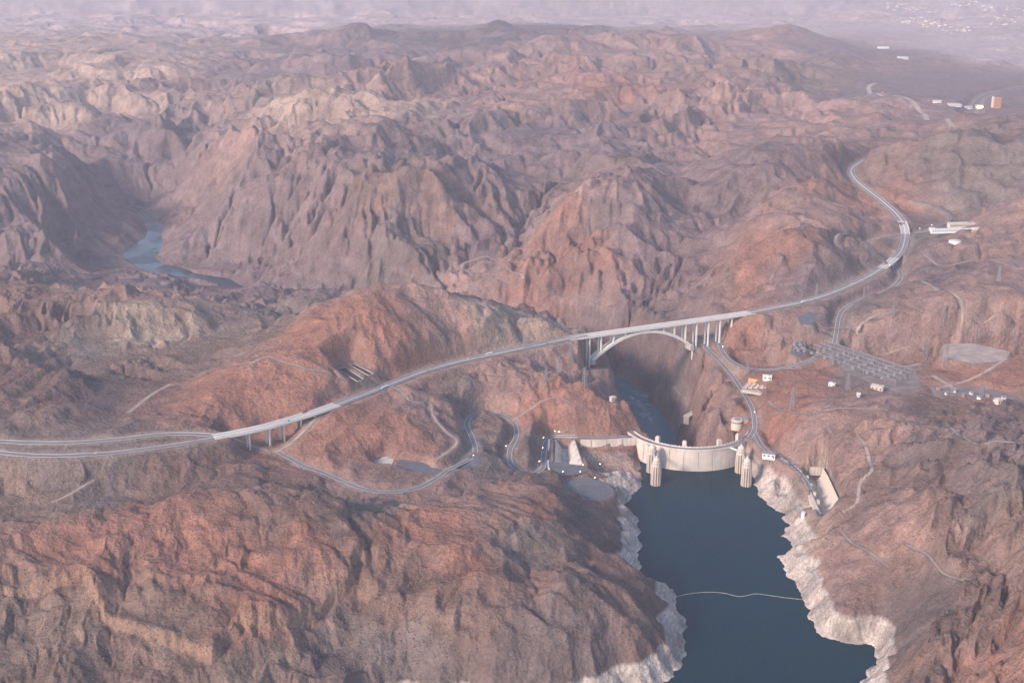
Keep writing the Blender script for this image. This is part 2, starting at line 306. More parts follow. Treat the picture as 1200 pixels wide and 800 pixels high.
he = bend_view(he, Xe, Ye)
def carve_water(Z, X, Y, fine):
    near = Y < 3300
    sdL = np.full(Z.shape, 1e4, np.float32); sdL[near] = poly_sd(X[near], Y[near], LAKE)
    m = (Y > 2500) & (Y < 7500)
    sdR = np.full(Z.shape, 1e4, np.float32); sdR[m] = poly_sd(X[m], Y[m], RIVER)
    wob = fbm(X, Y, 70, 4, 41)*0.5
    # drowned valley of the lake: bank rises steeply off the waterline
    prof = np.clip(sdL, 0, 400)
    bank = 0.4+prof*(0.62+0.35*wob)+sstep(6, 22, prof)*9*(1+wob)
    w = np.exp(-(prof/55.0)**2)
    Z = np.where((sdL > 0) & (sdL < 250), np.maximum(Z*(1-w)+w*np.minimum(bank, np.maximum(Z, 14)), np.minimum(0.5+prof*0.25, 12)), Z)
    Z = np.where(sdL <= 0, np.minimum(Z, -1.0+np.maximum(sdL, -60)*1.0), Z)
    # the gorge
    pr = np.clip(sdR, 0, 3000)
    far = sstep(3500, 4000, Y)
    slope = 3.4*(1-far)+0.46*far
    gor = RIVZ+1.0+pr*slope*(1+0.35*wob)+np.maximum(pr-70, 0)*1.5*(1-far)+np.maximum(pr-140, 0)*.7*far
    if fine: gor = gor+far*45*sstep(8, 110, pr)
    Z = np.where((sdR < 800), np.minimum(Z, np.where(Y > 2600, gor, gor+(2640-Y)*3)), Z)
    Z = np.where(sdR > 0, np.maximum(Z, np.where(sdR < 400, np.minimum(RIVZ+1+pr*(0.5-0.4*far), -60-50*far), Z)), Z)
    Z = np.where(sdR <= 0, RIVZ-1.5+np.maximum(sdR, -30)*0.3, Z)
    return Z, sdL, sdR
he, sl_, sr_ = carve_water(he, Xe, Ye, False)
base_keep = he.copy()
fixed = (sl_ < 4) | (sr_ < 4)
fixed[0] = fixed[-1] = True; fixed[:, 0] = fixed[:, -1] = True

def erode(h, fixed, K, n, X, Y, u, yv, rough):
    nv, nu = h.shape; N = nv*nu
    dxr = yv*(u[1]-u[0]); dyr = np.gradient(yv)
    area = np.repeat((dxr*dyr)[:, None], nu, 1).ravel()
    offs = [(-1,-1),(-1,0),(-1,1),(0,-1),(0,1),(1,-1),(1,0),(1,1)]
    D = []
    for dj, di in offs:
        dist = np.sqrt((di*dxr)**2+(dj*dyr)**2); D.append(np.repeat(dist[:, None], nu, 1))
    idx = np.arange(N).reshape(nv, nu)
    # fill pits so that everything drains
    def fill(h):
        H = h.ravel().tolist(); done = fixed.ravel().tolist()
        heap = [(H[i], i) for i in np.nonzero(fixed.ravel())[0].tolist()]; heapq.heapify(heap)
        pop = heapq.heappop; push = heapq.heappush; no = [dj*nu+di for dj, di in offs]
        while heap:
            z, i = pop(heap); z += 0.02
            for o in no:
                k = i+o
                if 0 <= k < N and not done[k]:
                    done[k] = True
                    if H[k] < z: H[k] = z
                    push(heap, (H[k], k))
        return np.array(H, np.float32).reshape(nv, nu)
    Kc = (K*np.clip(rough, 0.12, 1.3)*np.exp(1.1*fbm(X, Y, 500, 3, 47))*(1+.7*sstep(3400, 5000, Y))).ravel()
    crp = 0.025+0.05*sstep(3400, 5500, Y)
    for it in range(n):
        if it in (0, 3): h = fill(h)
        best = np.zeros((nv, nu), np.float32); rcv = idx.copy(); dist = np.ones((nv, nu), np.float32)
        for (dj, di), dd in zip(offs, D):
            js = slice(max(0, -dj), nv-max(0, dj)); is_ = slice(max(0, -di), nu-max(0, di))
            jn = slice(max(0, dj), nv-max(0, -dj)); in_ = slice(max(0, di), nu-max(0, -di))
            s = (h[js, is_]-h[jn, in_])/dd[js, is_]
            b = best[js, is_]; m = s > b
            b[m] = s[m]; rcv[js, is_][m] = idx[jn, in_][m]; dist[js, is_][m] = dd[js, is_][m]
        rcv[fixed] = idx[fixed]
        order = np.argsort(h.ravel()).tolist(); R = rcv.ravel().tolist(); A = area.tolist()
        for i in reversed(order):
            r = R[i]
            if r != i: A[r] += A[i]
        An = np.minimum(np.array(A), 6e5)
        f = (Kc*An**0.45/dist.ravel()).tolist(); Hh = h.ravel().tolist()
        for i in order:
            r = R[i]
            if r != i: g = f[i]; Hh[i] = (Hh[i]+g*Hh[r])/(1+g)
        h = np.array(Hh, np.float32).reshape(nv, nu)
        # loose slopes creep
        c = h.copy(); c[1:-1, 1:-1] = 0.25*(h[:-2, 1:-1]+h[2:, 1:-1]+h[1:-1, :-2]+h[1:-1, 2:])
        h = np.where(fixed, h, h*(1-crp)+c*crp)
    return h, An.reshape(nv, nu)
he, flow = erode(he, fixed, 0.016, 11, Xe, Ye, ue, ye, re_)
dE = np.clip(he-base_keep, -190, 25); bl_ = dE
for _ in range(3):
    t_ = bl_.copy(); t_[1:-1, 1:-1] = (bl_[1:-1, 1:-1]*2+bl_[:-2, 1:-1]+bl_[2:, 1:-1]+bl_[1:-1, :-2]+bl_[1:-1, 2:])/6; bl_ = t_
wn_ = 1-sstep(2300, 3200, Ye)
he = base_keep+dE*(1-wn_)+bl_*wn_

# ---- fine grid and small relief
uf, yf, X, Y = grid(NU, NV)
Z = resample(he, NV, NU); RO = np.clip(resample(rough_c, NV, NU), 0.05, 1.4); FLOW = resample(np.log10(flow+1).astype(np.float32), NV, NU)
dyf = np.gradient(yf)[:, None].astype(np.float32)
gy_ = np.gradient(Z, axis=0)/dyf; gx_ = np.gradient(Z, axis=1)/(yf[:, None]*(uf[1]-uf[0])); SL = np.sqrt(gx_**2+gy_**2).astype(np.float32)
def slope_field(Z, n=0):
    gy = np.gradient(Z, axis=0)/dyf; gx = np.gradient(Z, axis=1)/(yf[:, None]*(uf[1]-uf[0]))
    for _ in range(n):
        for g in (gx, gy):
            g[1:-1, 1:-1] = (g[1:-1, 1:-1]*2+g[:-2, 1:-1]+g[2:, 1:-1]+g[1:-1, :-2]+g[1:-1, 2:])/6
    return gx.astype(np.float32), gy.astype(np.float32)
PU = (X/Y).astype(np.float32); PV = np.log(Y).astype(np.float32)
def gullies(Z, N, amp, seed, blur):
    """ravines that run down the local slope; spacing grows with distance"""
    gx, gy = slope_field(Z, blur); sl = np.sqrt(gx*gx+gy*gy)+1e-6; ang = 1.1*perlin(PU*N*.45, PV*N*.45, seed+70); ca_, sa_ = np.cos(ang), np.sin(ang); cx, cy = (-gy*ca_-gx*sa_)/sl, (gx*ca_-gy*sa_)/sl
    px = PU*N; py = PV*N; ix = np.floor(px).astype(np.int32); iy = np.floor(py).astype(np.int32); fx = px-ix; fy = py-iy
    acc = np.zeros_like(px); tot = np.full_like(px, 1e-4)
    for i in (-1, 0, 1):
        for j in (-1, 0, 1):
            h = _perm[_perm[(ix+i+seed*13) & 255]+((iy+j+seed*7) & 255)]
            vx = fx-(i+.5+_gx[h]*.45); vy = fy-(j+.5+_gy[h]*.45)
            w = np.exp(-2.2*(vx*vx+vy*vy)); acc += w*np.cos(3.5*(vx*cx+vy*cy)+6.2832*(h & 7)/8); tot += w
    g = acc/tot; wl_ = Y/N
    return Z+amp*wl_*(1-.48*sstep(3400, 5000, Y))*RO*np.minimum(sl/.45, 1.25)*(0.75-1.7*np.abs(g)), sl
Z, _ = gullies(Z, 11, .060, 5, 10)
Z, _ = gullies(Z, 26, .065, 1, 6)
Z, _ = gullies(Z, 58, .058, 2, 4)
Z, _ = gullies(Z, 125, .068, 3, 2)
Z, SL = gullies(Z, 250, .072, 4, 1)
steep = sstep(0.15, 0.7, SL)
for wl_, am in ((42, 2.0), (22, 1.8), (11, 1.2)):
    ok = sstep(1.6, 4.0, wl_/dyf); n_ = perlin(X/wl_+0.4*perlin(Y/wl_, X/wl_, 50), Y/wl_, int(wl_))
    Z = Z+ok*am*RO*(0.25+0.75*steep)*(0.6*(0.55-np.abs(n_)*2)+0.4*n_)
# the caprock lip of the near mesa
MESA = [at(x, y, 145).to_2d() for x, y in [(-140,660),(-60,662),(25,662),(95,657),(118,696),(190,716),(245,728),(280,698),(315,702),(360,684),(408,664),(425,630),(385,600),(250,580),(100,600),(0,628),(-140,640)]]
sdM = sd_box(X, Y, MESA, 80)+11*fbm(X, Y, 45, 4, 141)
lip = sstep(3, -6, sdM)*sstep(-210, -15, sdM); Z = Z+17*lip
# strata: hard beds stand out as small cliffs on steep ground
for per, am in ((38, 5.0), (17, 2.0)):
    zz = Z+6*fbm(X, Y, 300, 3, 61); ph = zz/per; fr = ph-np.floor(ph)
    Z = Z+am*(1+1.2*sstep(4200, 6000, Y))*RO*steep*sstep(0.2, 0.6, fbm(X, Y, 700, 2, 66)+0.45)*(sstep(0.25, 0.75, fr)-fr)
Z = bend_view(Z, X, Y)
Z, SDL, SDR = carve_water(Z, X, Y, True)
# the left rim drops away under the end of the arch
UU = X/Y; wv = sstep(.052, .060, UU)*sstep(2850, 2900, Y)*sstep(3080, 3050, Y); Z = Z+wv*np.minimum(56+.30*np.maximum(3043-Y, 0)+4*fbm(X, Y, 40, 3, 151)-Z, 0)

# ------------------------------------------------------------------ earthworks
def ground(x, y):
    fu = (x/y+UMAX)/(2*UMAX)*(NU-1); i = int(min(max(fu, 0), NU-2)); j = int(min(max(np.searchsorted(yf, y)-1, 0), NV-2))
    a = fu-i; b = (y-yf[j])/(yf[j+1]-yf[j])
    return float((Z[j, i]*(1-a)+Z[j, i+1]*a)*(1-b)+(Z[j+1, i]*(1-a)+Z[j+1, i+1]*a)*b)
def look(px, py):
    """where a sight line meets the ground"""
    dx, dy, dz = ray(px, py); t = 1400.0
    while t < 14000:
        x, y, z = t*dx, t*dy, CAMZ+t*dz; g = ground(x, y)
        if z < g:
            lo, hi = t-8, t
            for _ in range(10):
                m = (lo+hi)/2
                if CAMZ+m*dz < ground(m*dx, m*dy): hi = m
                else: lo = m
            return Vector((hi*dx, hi*dy, ground(hi*dx, hi*dy)))
        t += 8
    return at(px, py, 380)
ROADM = np.zeros(Z.shape, np.float32)           # bare graded soil beside roads
def grade(line, half, blend, sink=0.5, mark=1.0):
    """level the ground along a line"""
    best = np.full(Z.shape, 1e9, np.float32); zr = np.zeros(Z.shape, np.float32)
    R = half+blend; du = uf[1]-uf[0]
    for p in line:
        j0, j1 = np.searchsorted(yf, [p.y-R, p.y+R]); i0 = int((((p.x-R)/p.y)+UMAX)/du)-1; i1 = int((((p.x+R)/p.y)+UMAX)/du)+3
        i0 = max(i0, 0); i1 = min(i1, NU)
        if j1 <= j0 or i1 <= i0: continue
        d = (X[j0:j1, i0:i1]-p.x)**2+(Y[j0:j1, i0:i1]-p.y)**2
        b = best[j0:j1, i0:i1]; m = d < b; b[m] = d[m]; zr[j0:j1, i0:i1][m] = p.z
    d = np.sqrt(best); w = 1-sstep(half, half+blend, d)
    Z[:] = Z*(1-w)+w*(zr-sink)
    if mark: np.maximum(ROADM, mark*(1-sstep(half, half+blend*0.45, d)), out=ROADM)
def pad(poly, z, blend=18, mark=0.6):
    sd = sd_box(X, Y, poly, blend+5); w = 1-sstep(0, blend, sd)
    Z[:] = Z*(1-w)+w*z
    np.maximum(ROADM, mark*(1-sstep(0, blend*0.5, sd)), out=ROADM)
VW = [at(x, y, 117).to_2d() for x, y in [(266,520),(300,514),(338,508),(348,514),(328,530),(290,530)]]; pad(VW, 116, 34, .2)
for k, (pl, w) in ROADS.items():
    if k == 'FARROAD': grade(LINES[k], w/2+8, 60)
    elif k == 'HWY_W': grade(LINES[k][14:], w/2+5, 34)
    elif k.startswith('HWY'): grade(LINES[k], w/2+5, 42)
    elif k == 'AZ_OLD': grade(LINES[k][:], w/2+4, 22)
    else: grade(LINES[k], w/2+4, 26)
# faced rock falls from the road wall of the left wing to the water
for k_ in range(2):
    Lx = LINES['AZ_OLD']; xs_ = np.array([p.x for p in Lx if p.x > 100 and p.z < 50]); yl_ = np.array([p.y for p in Lx if p.x > 100 and p.z < 50]); o_ = np.argsort(xs_)
    yr = np.interp(X, xs_[o_], yl_[o_]); dd_ = yr-7-Y
    ww = sstep(128, 145, X)*sstep(330, 310, X)*(dd_ > 0)*(dd_ < 120)
    Z[:] = np.where(ww > 0, Z+ww*np.minimum(32-np.maximum(dd_-3, 0)*.42-Z, 0), Z)
def PX(poly, z): return [at(x, y, z).to_2d() for x, y in poly]
LOT_AZ = PX([(646,541),(682,545),(690,552),(672,557),(652,556),(644,550)], 49)
LOT_LOW = PX([(662,561),(690,559),(712,566),(720,576),(708,586),(686,588),(668,578)], 44)
LOT_HILL = PX([(457,540),(470,538),(492,541),(512,548),(522,553),(505,556),(470,551),(456,547)], 99)
LOT_VIEW = PX([(535,541),(556,530),(566,540),(560,546),(540,549)], 95)
SPILL_AZ = PX([(652,515),(671,515),(682,546),(651,546)], 47)
SPILL_NV = PX([(943,548),(958,545),(968,548),(990,598),(972,607),(962,603)], 47)
SW_YARD = PX([(962,402),(982,403),(1076,438),(1080,452),(1062,462),(1040,458),(1000,440),(968,420)], 124)
SW_SMALL = PX([(930,402),(944,400),(946,412),(934,418),(926,414)], 118)
YARD2 = PX([(935,371),(948,366),(958,368),(952,380),(938,380)], 148)
PALE_PAD = PX([(1106,403),(1140,402),(1184,412),(1178,422),(1140,426),(1104,418)], 146)
YARD3 = PX([(1090,452),(1140,452),(1190,462),(1204,475),(1130,471),(1095,465)], 123)
PALE_AZ = PX([(438,540),(452,534),(462,538),(458,546),(444,547)], 100)
CHECK = PX([(1090,262),(1150,258),(1158,270),(1092,276)], 190)
pad(LOT_AZ, 48.6); pad(LOT_LOW, 43.5); pad(LOT_HILL, 98.5, 14); pad(LOT_VIEW, 94.5, 14); pad(SW_YARD, 123.5, 25, .3); pad(SW_SMALL, 117.5); pad(YARD2, 147.5); pad(PALE_PAD, 145.5, 25, 1); pad(PALE_AZ, 99.5); pad(YARD3, 122.5, 20, .3); pad(CHECK, 189.5, 20, .3)
pad(SPILL_AZ, 24, 5, 0); pad(SPILL_NV, 20, 6, 0)
BASINS = [PX([(395,432),(404,430.5),(426,444),(419,447)], 176), PX([(409,427),(415,426),(438,438),(432,440)], 176)]
pad(PX([(388,430),(412,422),(445,438),(424,452)], 176), 176, 26, .9)
for b in BASINS: pad(b, 172, 2, 0)
grade(LINES['HWY_W'][14:], 18, 26, .9, 0)
for p in LINES['HWY_W'][:18]:
    d_ = np.hypot(X-p.x, Y-p.y); Z[:] = np.where(d_ < 45, np.minimum(Z, p.z-1.0+np.maximum(d_-19, 0)*.6), Z)
for p in LINES['HWY_W'][5:15]:
    d_ = np.hypot(X-p.x, Y-p.y); Z[:] = np.where(d_ < 13, np.maximum(Z, p.z-1.5), Z)
# dirt tracks follow the ground
TRACKS = [([(458,453),(480,468),(503,472),(507,485),(522,505),(535,517),(528,526),(512,538)],5),
 ([(240,437),(285,426),(312,417),(330,424),(360,432),(385,436)],6), ([(150,483),(178,462),(200,450)],7),
 ([(604,299),(570,301),(541,313),(580,317),(612,321),(590,329),(553,331),(562,340)],9), ([(600,358),(630,364),(655,374),(674,388)],9),
 ([(985,410),(1003,397),(1006,383),(1022,371),(1046,364)],7), ([(1005,390),(1012,408),(1030,418),(1050,410),(1075,405),(1092,420)],7),
 ([(1068,330),(1100,342),(1132,356),(1166,366),(1186,372),(1188,398)],8), ([(987,602),(1004,588),(1008,566),(1022,548),(1016,524),(1004,508)],6),
 ([(986,622),(1005,640),(1024,650),(1042,664)],5), ([(1080,425),(1060,430),(1040,427)],6), ([(1092,440),(1130,460),(1165,465),(1200,470)],9),
 ([(600,493),(622,478),(650,464),(670,472),(690,482)],4), ([(640,330),(650,345),(690,348),(720,352)],7), ([(1018,283),(1005,276),(990,274),(978,282),(985,291)],7),
 ([(60,590),(85,575),(110,562)],5), ([(405,448),(398,440),(392,432)],6), ([(790,452),(806,468),(802,485),(796,500)],5),
 ([(900,470),(940,486),(990,478),(1040,480)],5), ([(1082,300),(1110,310),(1150,306),(1195,315)],6), ([(960,382),(985,386),(1010,396)],6), ([(1095,455),(1130,447),(1160,432),(1180,420)],7), ([(1110,500),(1140,520),(1168,514),(1195,520)],5), ([(1062,640),(1085,652),(1102,670),(1130,676)],5), ([(1120,345),(1128,372),(1118,400)],5),
 ([(1026,98),(1018,104),(1032,112),(1075,126),(1110,140),(1120,150)],22)]
TRACK_LINES = []
for pl, w in TRACKS:
    L = catmull([look(*p) for p in pl], 7.0)
    zs = np.array([ground(p.x, p.y) for p in L]); k = np.ones(9)/9; zs = np.convolve(np.pad(zs, 4, 'edge'), k, 'valid')
    for p, z in zip(L, zs): p.z = float(z)
    TRACK_LINES.append((L, w)); grade(L, w/2+2, 12, 0.35, 0.5)
grade(LINES['OLD_NV'][40:], 9.0, 9, .5, 0); grade(LINES['HWY_E'], 16, 8, .6, 0)

# ------------------------------------------------------------------ rock colours (bedrock and soil by zone; some hill faces hold painted sun and shade)
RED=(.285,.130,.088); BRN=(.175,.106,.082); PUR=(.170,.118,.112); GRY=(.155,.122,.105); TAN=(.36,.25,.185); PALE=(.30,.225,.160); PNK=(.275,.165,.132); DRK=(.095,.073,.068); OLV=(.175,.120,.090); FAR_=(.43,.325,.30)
CPTS = [(60,760,OLV),(180,770,BRN),(300,770,OLV),(60,720,OLV),(200,745,OLV),(100,640,RED),(250,650,RED),(350,640,RED),(200,600,RED),(330,600,BRN),(30,590,OLV),(120,570,GRY),(230,565,BRN),(300,700,RED),(430,740,GRY),(400,770,DRK),
(480,700,BRN),(560,720,BRN),(640,690,BRN),(560,640,RED),(600,590,PNK),(640,600,RED),(620,655,GRY),(680,620,DRK),(700,620,DRK),(700,720,DRK),(620,760,DRK),(740,720,BRN),(480,780,GRY),(500,610,RED),(450,600,GRY),(380,580,DRK),  # DRK above the left shore paints in the shade of the hill's right face
(150,540,GRY),(60,545,GRY),(450,500,RED),(400,490,RED),(520,490,PNK),(350,470,RED),(280,460,RED),(450,390,RED),(400,420,RED),(540,380,PNK),(600,385,TAN),(590,440,PNK),(650,450,PNK),(700,460,PNK),(690,495,RED),(650,495,RED),(570,520,GRY),(620,530,GRY),(460,560,PNK),
(560,450,GRY),(100,380,GRY),(180,390,PALE),(30,360,BRN),(150,350,PNK),(230,410,OLV),(50,450,BRN),(100,460,DRK),(200,330,PUR),(300,345,PUR),(350,355,GRY),(50,300,PUR),(60,200,PUR),(40,140,TAN),(100,120,TAN),(160,90,TAN),(200,100,PNK),(60,80,TAN),(180,160,PUR),(130,220,PUR),
(300,150,PNK),(420,120,TAN),(350,130,TAN),(380,200,PUR),(280,240,PUR),(450,230,BRN),(520,230,BRN),(480,280,GRY),(560,270,PUR),(400,300,PUR),(570,320,PNK),(560,350,PUR),(600,200,PUR),(540,160,PUR),
(680,240,PNK),(650,290,RED),(680,300,RED),(740,260,PUR),(780,290,PUR),(860,200,PUR),(850,240,PUR),(950,240,PNK),(970,260,PNK),(900,290,RED),(870,330,RED),(840,340,BRN),(960,310,PUR),(760,370,PUR),(780,400,PUR),(740,420,PUR),(800,450,GRY),(830,450,PNK),(790,480,PUR),(845,480,PNK),  # red left faces and purple right faces also hold painted sun and shade
(640,110,PNK),(720,110,RED),(800,110,PNK),(560,110,PNK),(880,120,PNK),(700,150,PUR),(850,160,PNK),(930,90,OLV),(1000,60,PUR),(590,40,DRK),(780,60,PNK),(450,60,PUR),(300,90,PUR),(900,60,PNK),
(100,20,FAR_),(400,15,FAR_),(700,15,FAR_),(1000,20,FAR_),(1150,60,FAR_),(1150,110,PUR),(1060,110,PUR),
(1100,200,GRY),(1160,200,GRY),(1060,200,BRN),(1020,240,RED),(1150,280,PNK),(1080,290,GRY),(1100,330,PUR),(1170,330,PNK),(1050,370,PNK),(1000,370,GRY),(930,400,PNK),(880,420,RED),(870,400,RED),(1030,440,GRY),(1110,400,PNK),(1150,440,RED),(950,440,RED),(920,480,RED),(890,480,RED),
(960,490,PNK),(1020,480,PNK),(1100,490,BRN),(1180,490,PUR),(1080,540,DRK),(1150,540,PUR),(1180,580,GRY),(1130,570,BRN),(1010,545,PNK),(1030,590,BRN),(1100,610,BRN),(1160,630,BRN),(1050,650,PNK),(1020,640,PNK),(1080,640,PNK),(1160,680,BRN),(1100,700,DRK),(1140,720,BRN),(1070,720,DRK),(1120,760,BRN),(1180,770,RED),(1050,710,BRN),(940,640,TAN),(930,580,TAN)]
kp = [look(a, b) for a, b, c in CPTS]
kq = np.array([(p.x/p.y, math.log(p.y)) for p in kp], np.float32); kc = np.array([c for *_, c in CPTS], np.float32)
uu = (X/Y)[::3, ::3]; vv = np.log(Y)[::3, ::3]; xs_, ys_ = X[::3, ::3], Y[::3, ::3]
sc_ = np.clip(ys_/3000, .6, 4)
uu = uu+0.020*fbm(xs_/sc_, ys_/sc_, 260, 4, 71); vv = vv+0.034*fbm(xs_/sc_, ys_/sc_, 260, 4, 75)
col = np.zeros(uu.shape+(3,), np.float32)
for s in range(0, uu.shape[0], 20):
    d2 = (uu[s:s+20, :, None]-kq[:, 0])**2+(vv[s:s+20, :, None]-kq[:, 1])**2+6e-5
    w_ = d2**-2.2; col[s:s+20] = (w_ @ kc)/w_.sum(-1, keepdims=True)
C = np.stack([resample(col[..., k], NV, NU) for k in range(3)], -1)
gy_ = np.gradient(Z, axis=0)/dyf; gx_ = np.gradient(Z, axis=1)/(yf[:, None]*(uf[1]-uf[0])); SL = np.sqrt(gx_**2+gy_**2)
n1 = fbm(X, Y, 240, 5, 81, .6)[..., None]; n2 = fbm(X, Y, 60, 4, 85, .6)[..., None]; n3 = fbm(X, Y*0.6, 900, 4, 89)[..., None]
rk_ = np.clip(RO*1.3, .3, 1)[..., None]; C = C*(1+rk_*(0.30*n1+0.28*n2))
C = C*(1-0.15*np.clip(n3, 0, 1))+np.array(GRY, np.float32)*0.15*np.clip(n3, 0, 1)
# desert varnish on bare steep rock, pale sediment in the washes
varn = (sstep(0.55, 1.1, SL)*np.clip(.5+fbm(X, Y, 110, 3, 95), 0, 1))[..., None]
C = C*(1-0.38*varn)+np.array((.16,.125,.12), np.float32)*0.38*varn
wash = (sstep(4.7, 5.5, FLOW)*sstep(0.5, 0.2, SL))[..., None]
C = C*(1-.30*wash)+np.array((.27,.215,.18), np.float32)*.30*wash
strat = sstep(0.35, .8, SL)*sstep(0.3, 0.75, fbm(X*0.25, Z*9+Y*.02, 260, 3, 99)+.2)
C = C*(1+0.22*strat[..., None])
cl_ = (sstep(.7, 1.3, SL)*(np.abs(sdM) < 30))[..., None]; C = C*(1-.6*cl_)+np.array((.31,.185,.125), np.float32)*.6*cl_
C = C*.82+np.array((.212,.130,.105), np.float32)*.18
# graded soil
soil = np.array((.33,.235,.185), np.float32)
C = C*(1-.62*ROADM[..., None])+soil*.62*ROADM[..., None]
# mineral band left by the falling lake
ringtop = 34+2*fbm(X, Y, 120, 3, 103)
RSOFT = 1-.55*sstep(330, 250, X)*sstep(2480, 2540, Y)
ring = RSOFT*(sstep(0, -2, Z-ringtop)*(SDL < 170)*(SDL > -200))*sstep(175, 120, SDL)*((SDR > 330) | (Y < 2590))
ringcol = np.array((.47,.385,.325), np.float32)*(1+.3*n2+.12*n1)*(1+.16*np.sin(Z*1.15+1.5*n1[..., 0]))[..., None]
rr_ = (ring*np.clip(1.05+.7*fbm(X, Y, 24, 3, 107), .55, 1))[..., None]
C = C*(1-rr_)+ringcol*rr_
# canyon walls below the dam are varnished dark
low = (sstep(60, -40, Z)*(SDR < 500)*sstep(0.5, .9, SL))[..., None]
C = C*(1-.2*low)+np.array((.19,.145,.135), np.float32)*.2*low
C = np.clip(C, .03, .7)

# ------------------------------------------------------------------ materials
def mat(name, base=(.5,.5,.5), rough=.8, metal=0., noise=0., nscale=.2, bump=0., bscale=1., emit=None, estr=0., spec=.3):
    m = bpy.data.materials.new(name); m.use_nodes = True; nt = m.node_tree; b = nt.nodes['Principled BSDF']
    b.inputs['Base Color'].default_value = (*base, 1); b.inputs['Roughness'].default_value = rough; b.inputs['Metallic'].default_value = metal
    b.inputs['Specular IOR Level'].default_value = spec
    if noise or bump:
        tc = nt.nodes.new('ShaderNodeTexCoord')
    if noise:
        n = nt.nodes.new('ShaderNodeTexNoise'); n.inputs['Scale'].default_value = nscale; n.inputs['Detail'].default_value = 6
        nt.links.new(tc.outputs['Object'], n.inputs['Vector'])
        r = nt.nodes.new('ShaderNodeMapRange'); r.inputs[1].default_value = .3; r.inputs[2].default_value = .7; r.inputs[3].default_value = 1-noise; r.inputs[4].default_value = 1+noise
        nt.links.new(n.outputs[0], r.inputs[0])
        mx = nt.nodes.new('ShaderNodeMix'); mx.data_type = 'RGBA'; mx.blend_type = 'MULTIPLY'; mx.inputs[0].default_value = 1; mx.inputs[6].default_value = (*base, 1)
        nt.links.new(r.outputs[0], mx.inputs[7]); nt.links.new(mx.outputs[2], b.inputs['Base Color'])
    if bump:
        n2 = nt.nodes.new('ShaderNodeTexNoise'); n2.inputs['Scale'].default_value = bscale; n2.inputs['Detail'].default_value = 5
        nt.links.new(tc.outputs['Object'], n2.inputs['Vector'])
        bp = nt.nodes.new('ShaderNodeBump'); bp.inputs['Strength'].default_value = bump; bp.inputs['Distance'].default_value = 1.0
        nt.links.new(n2.outputs[0], bp.inputs['Height']); nt.links.new(bp.outputs[0], b.inputs['Normal'])
    if emit:
        b.inputs['Emission Color'].default_value = (*emit, 1); b.inputs['Emission Strength'].default_value = estr
    return m
M = {}
M['concrete'] = mat('concrete', (.52,.46,.39), .85, noise=.14, nscale=.06)
M['dam_concrete'] = mat('dam_concrete', (.60,.51,.43), .85, noise=.12, nscale=.05)
def streaks(m, lo=.72):
    nt = m.node_tree; b = nt.nodes['Principled BSDF']; src = b.inputs['Base Color'].links[0].from_socket; g = nt.nodes.new('ShaderNodeNewGeometry')
    mp = nt.nodes.new('ShaderNodeMapping'); mp.inputs['Scale'].default_value = (.22, .22, .012); nt.links.new(g.outputs['Position'], mp.inputs['Vector'])
    n = nt.nodes.new('ShaderNodeTexNoise'); n.inputs['Scale'].default_value = 1; n.inputs['Detail'].default_value = 5; nt.links.new(mp.outputs[0], n.inputs['Vector'])
    r = nt.nodes.new('ShaderNodeMapRange'); r.inputs[1].default_value = .35; r.inputs[2].default_value = .6; r.inputs[3].default_value = lo; r.inputs[4].default_value = 1.04; nt.links.new(n.outputs[0], r.inputs[0])
    x = nt.nodes.new('ShaderNodeMix'); x.data_type = 'RGBA'; x.blend_type = 'MULTIPLY'; x.inputs[0].default_value = 1; nt.links.new(src, x.inputs[6]); nt.links.new(r.outputs[0], x.inputs[7]); nt.links.new(x.outputs[2], b.inputs['Base Color'])
streaks(M['dam_concrete'], .88); streaks(M['concrete'], .65)
M['joint'] = mat('joint_concrete', (.33,.23,.18), .9)
M['bridge_concrete'] = mat('bridge_concrete', (.72,.65,.57), .8, noise=.08, nscale=.05)
M['asphalt'] = mat('asphalt', (.19,.168,.165), .9, noise=.2, nscale=.05)
M['road_pale'] = mat('road_pale', (.36,.315,.285), .9, noise=.15, nscale=.04)
M['deck_pale'] = mat('deck_pale', (.46,.41,.36), .85, noise=.08, nscale=.05)
M['yard'] = mat('yard_gravel', (.20,.150,.128), .95, noise=.3, nscale=.04)
M['lot'] = mat('lot_asphalt', (.125,.118,.128), .9, noise=.2, nscale=.06)
M['paint'] = mat('road_paint', (.62,.58,.52), .7)
M['dirt'] = mat('track_soil', (.36,.27,.22), .95, noise=.25, nscale=.05)
M['white'] = mat('white_paint', (.72,.69,.65), .6)
M['cream'] = mat('cream_wall', (.60,.50,.40), .8, noise=.08, nscale=.2)
M['steel'] = mat('galvanised_steel', (.34,.32,.31), .5, .4)
M['dark'] = mat('dark_opening', (.035,.032,.035), .6)
M['roof_grey'] = mat('grey_roof', (.24,.23,.24), .8, noise=.1, nscale=.3)
M['orange'] = mat('orange_stucco', (.55,.27,.14), .8)
M['yellow'] = mat('yellow_stucco', (.70,.52,.20), .7)
M['house'] = mat('house_stucco', (.58,.50,.43), .8)
M['house2'] = mat('house_roof', (.36,.28,.25), .8)
M['glass'] = mat('window_glass', (.04,.05,.06), .15, spec=.5)
M['tyre'] = mat('tyre', (.03,.03,.03), .9)
M['lamp'] = mat('lamp_glow', (.9,.7,.45), .5, emit=(1.0,.62,.30), estr=16)
M['lampw'] = mat('lamp_glow_white', (.9,.8,.65), .5, emit=(1.0,.80,.58), estr=11)
for k, c in dict(car_white=(.75,.74,.72), car_grey=(.28,.28,.30), car_blue=(.06,.10,.20), car_red=(.35,.05,.04), car_black=(.03,.03,.035)).items(): M[k] = mat(k, c, .35, spec=.5)

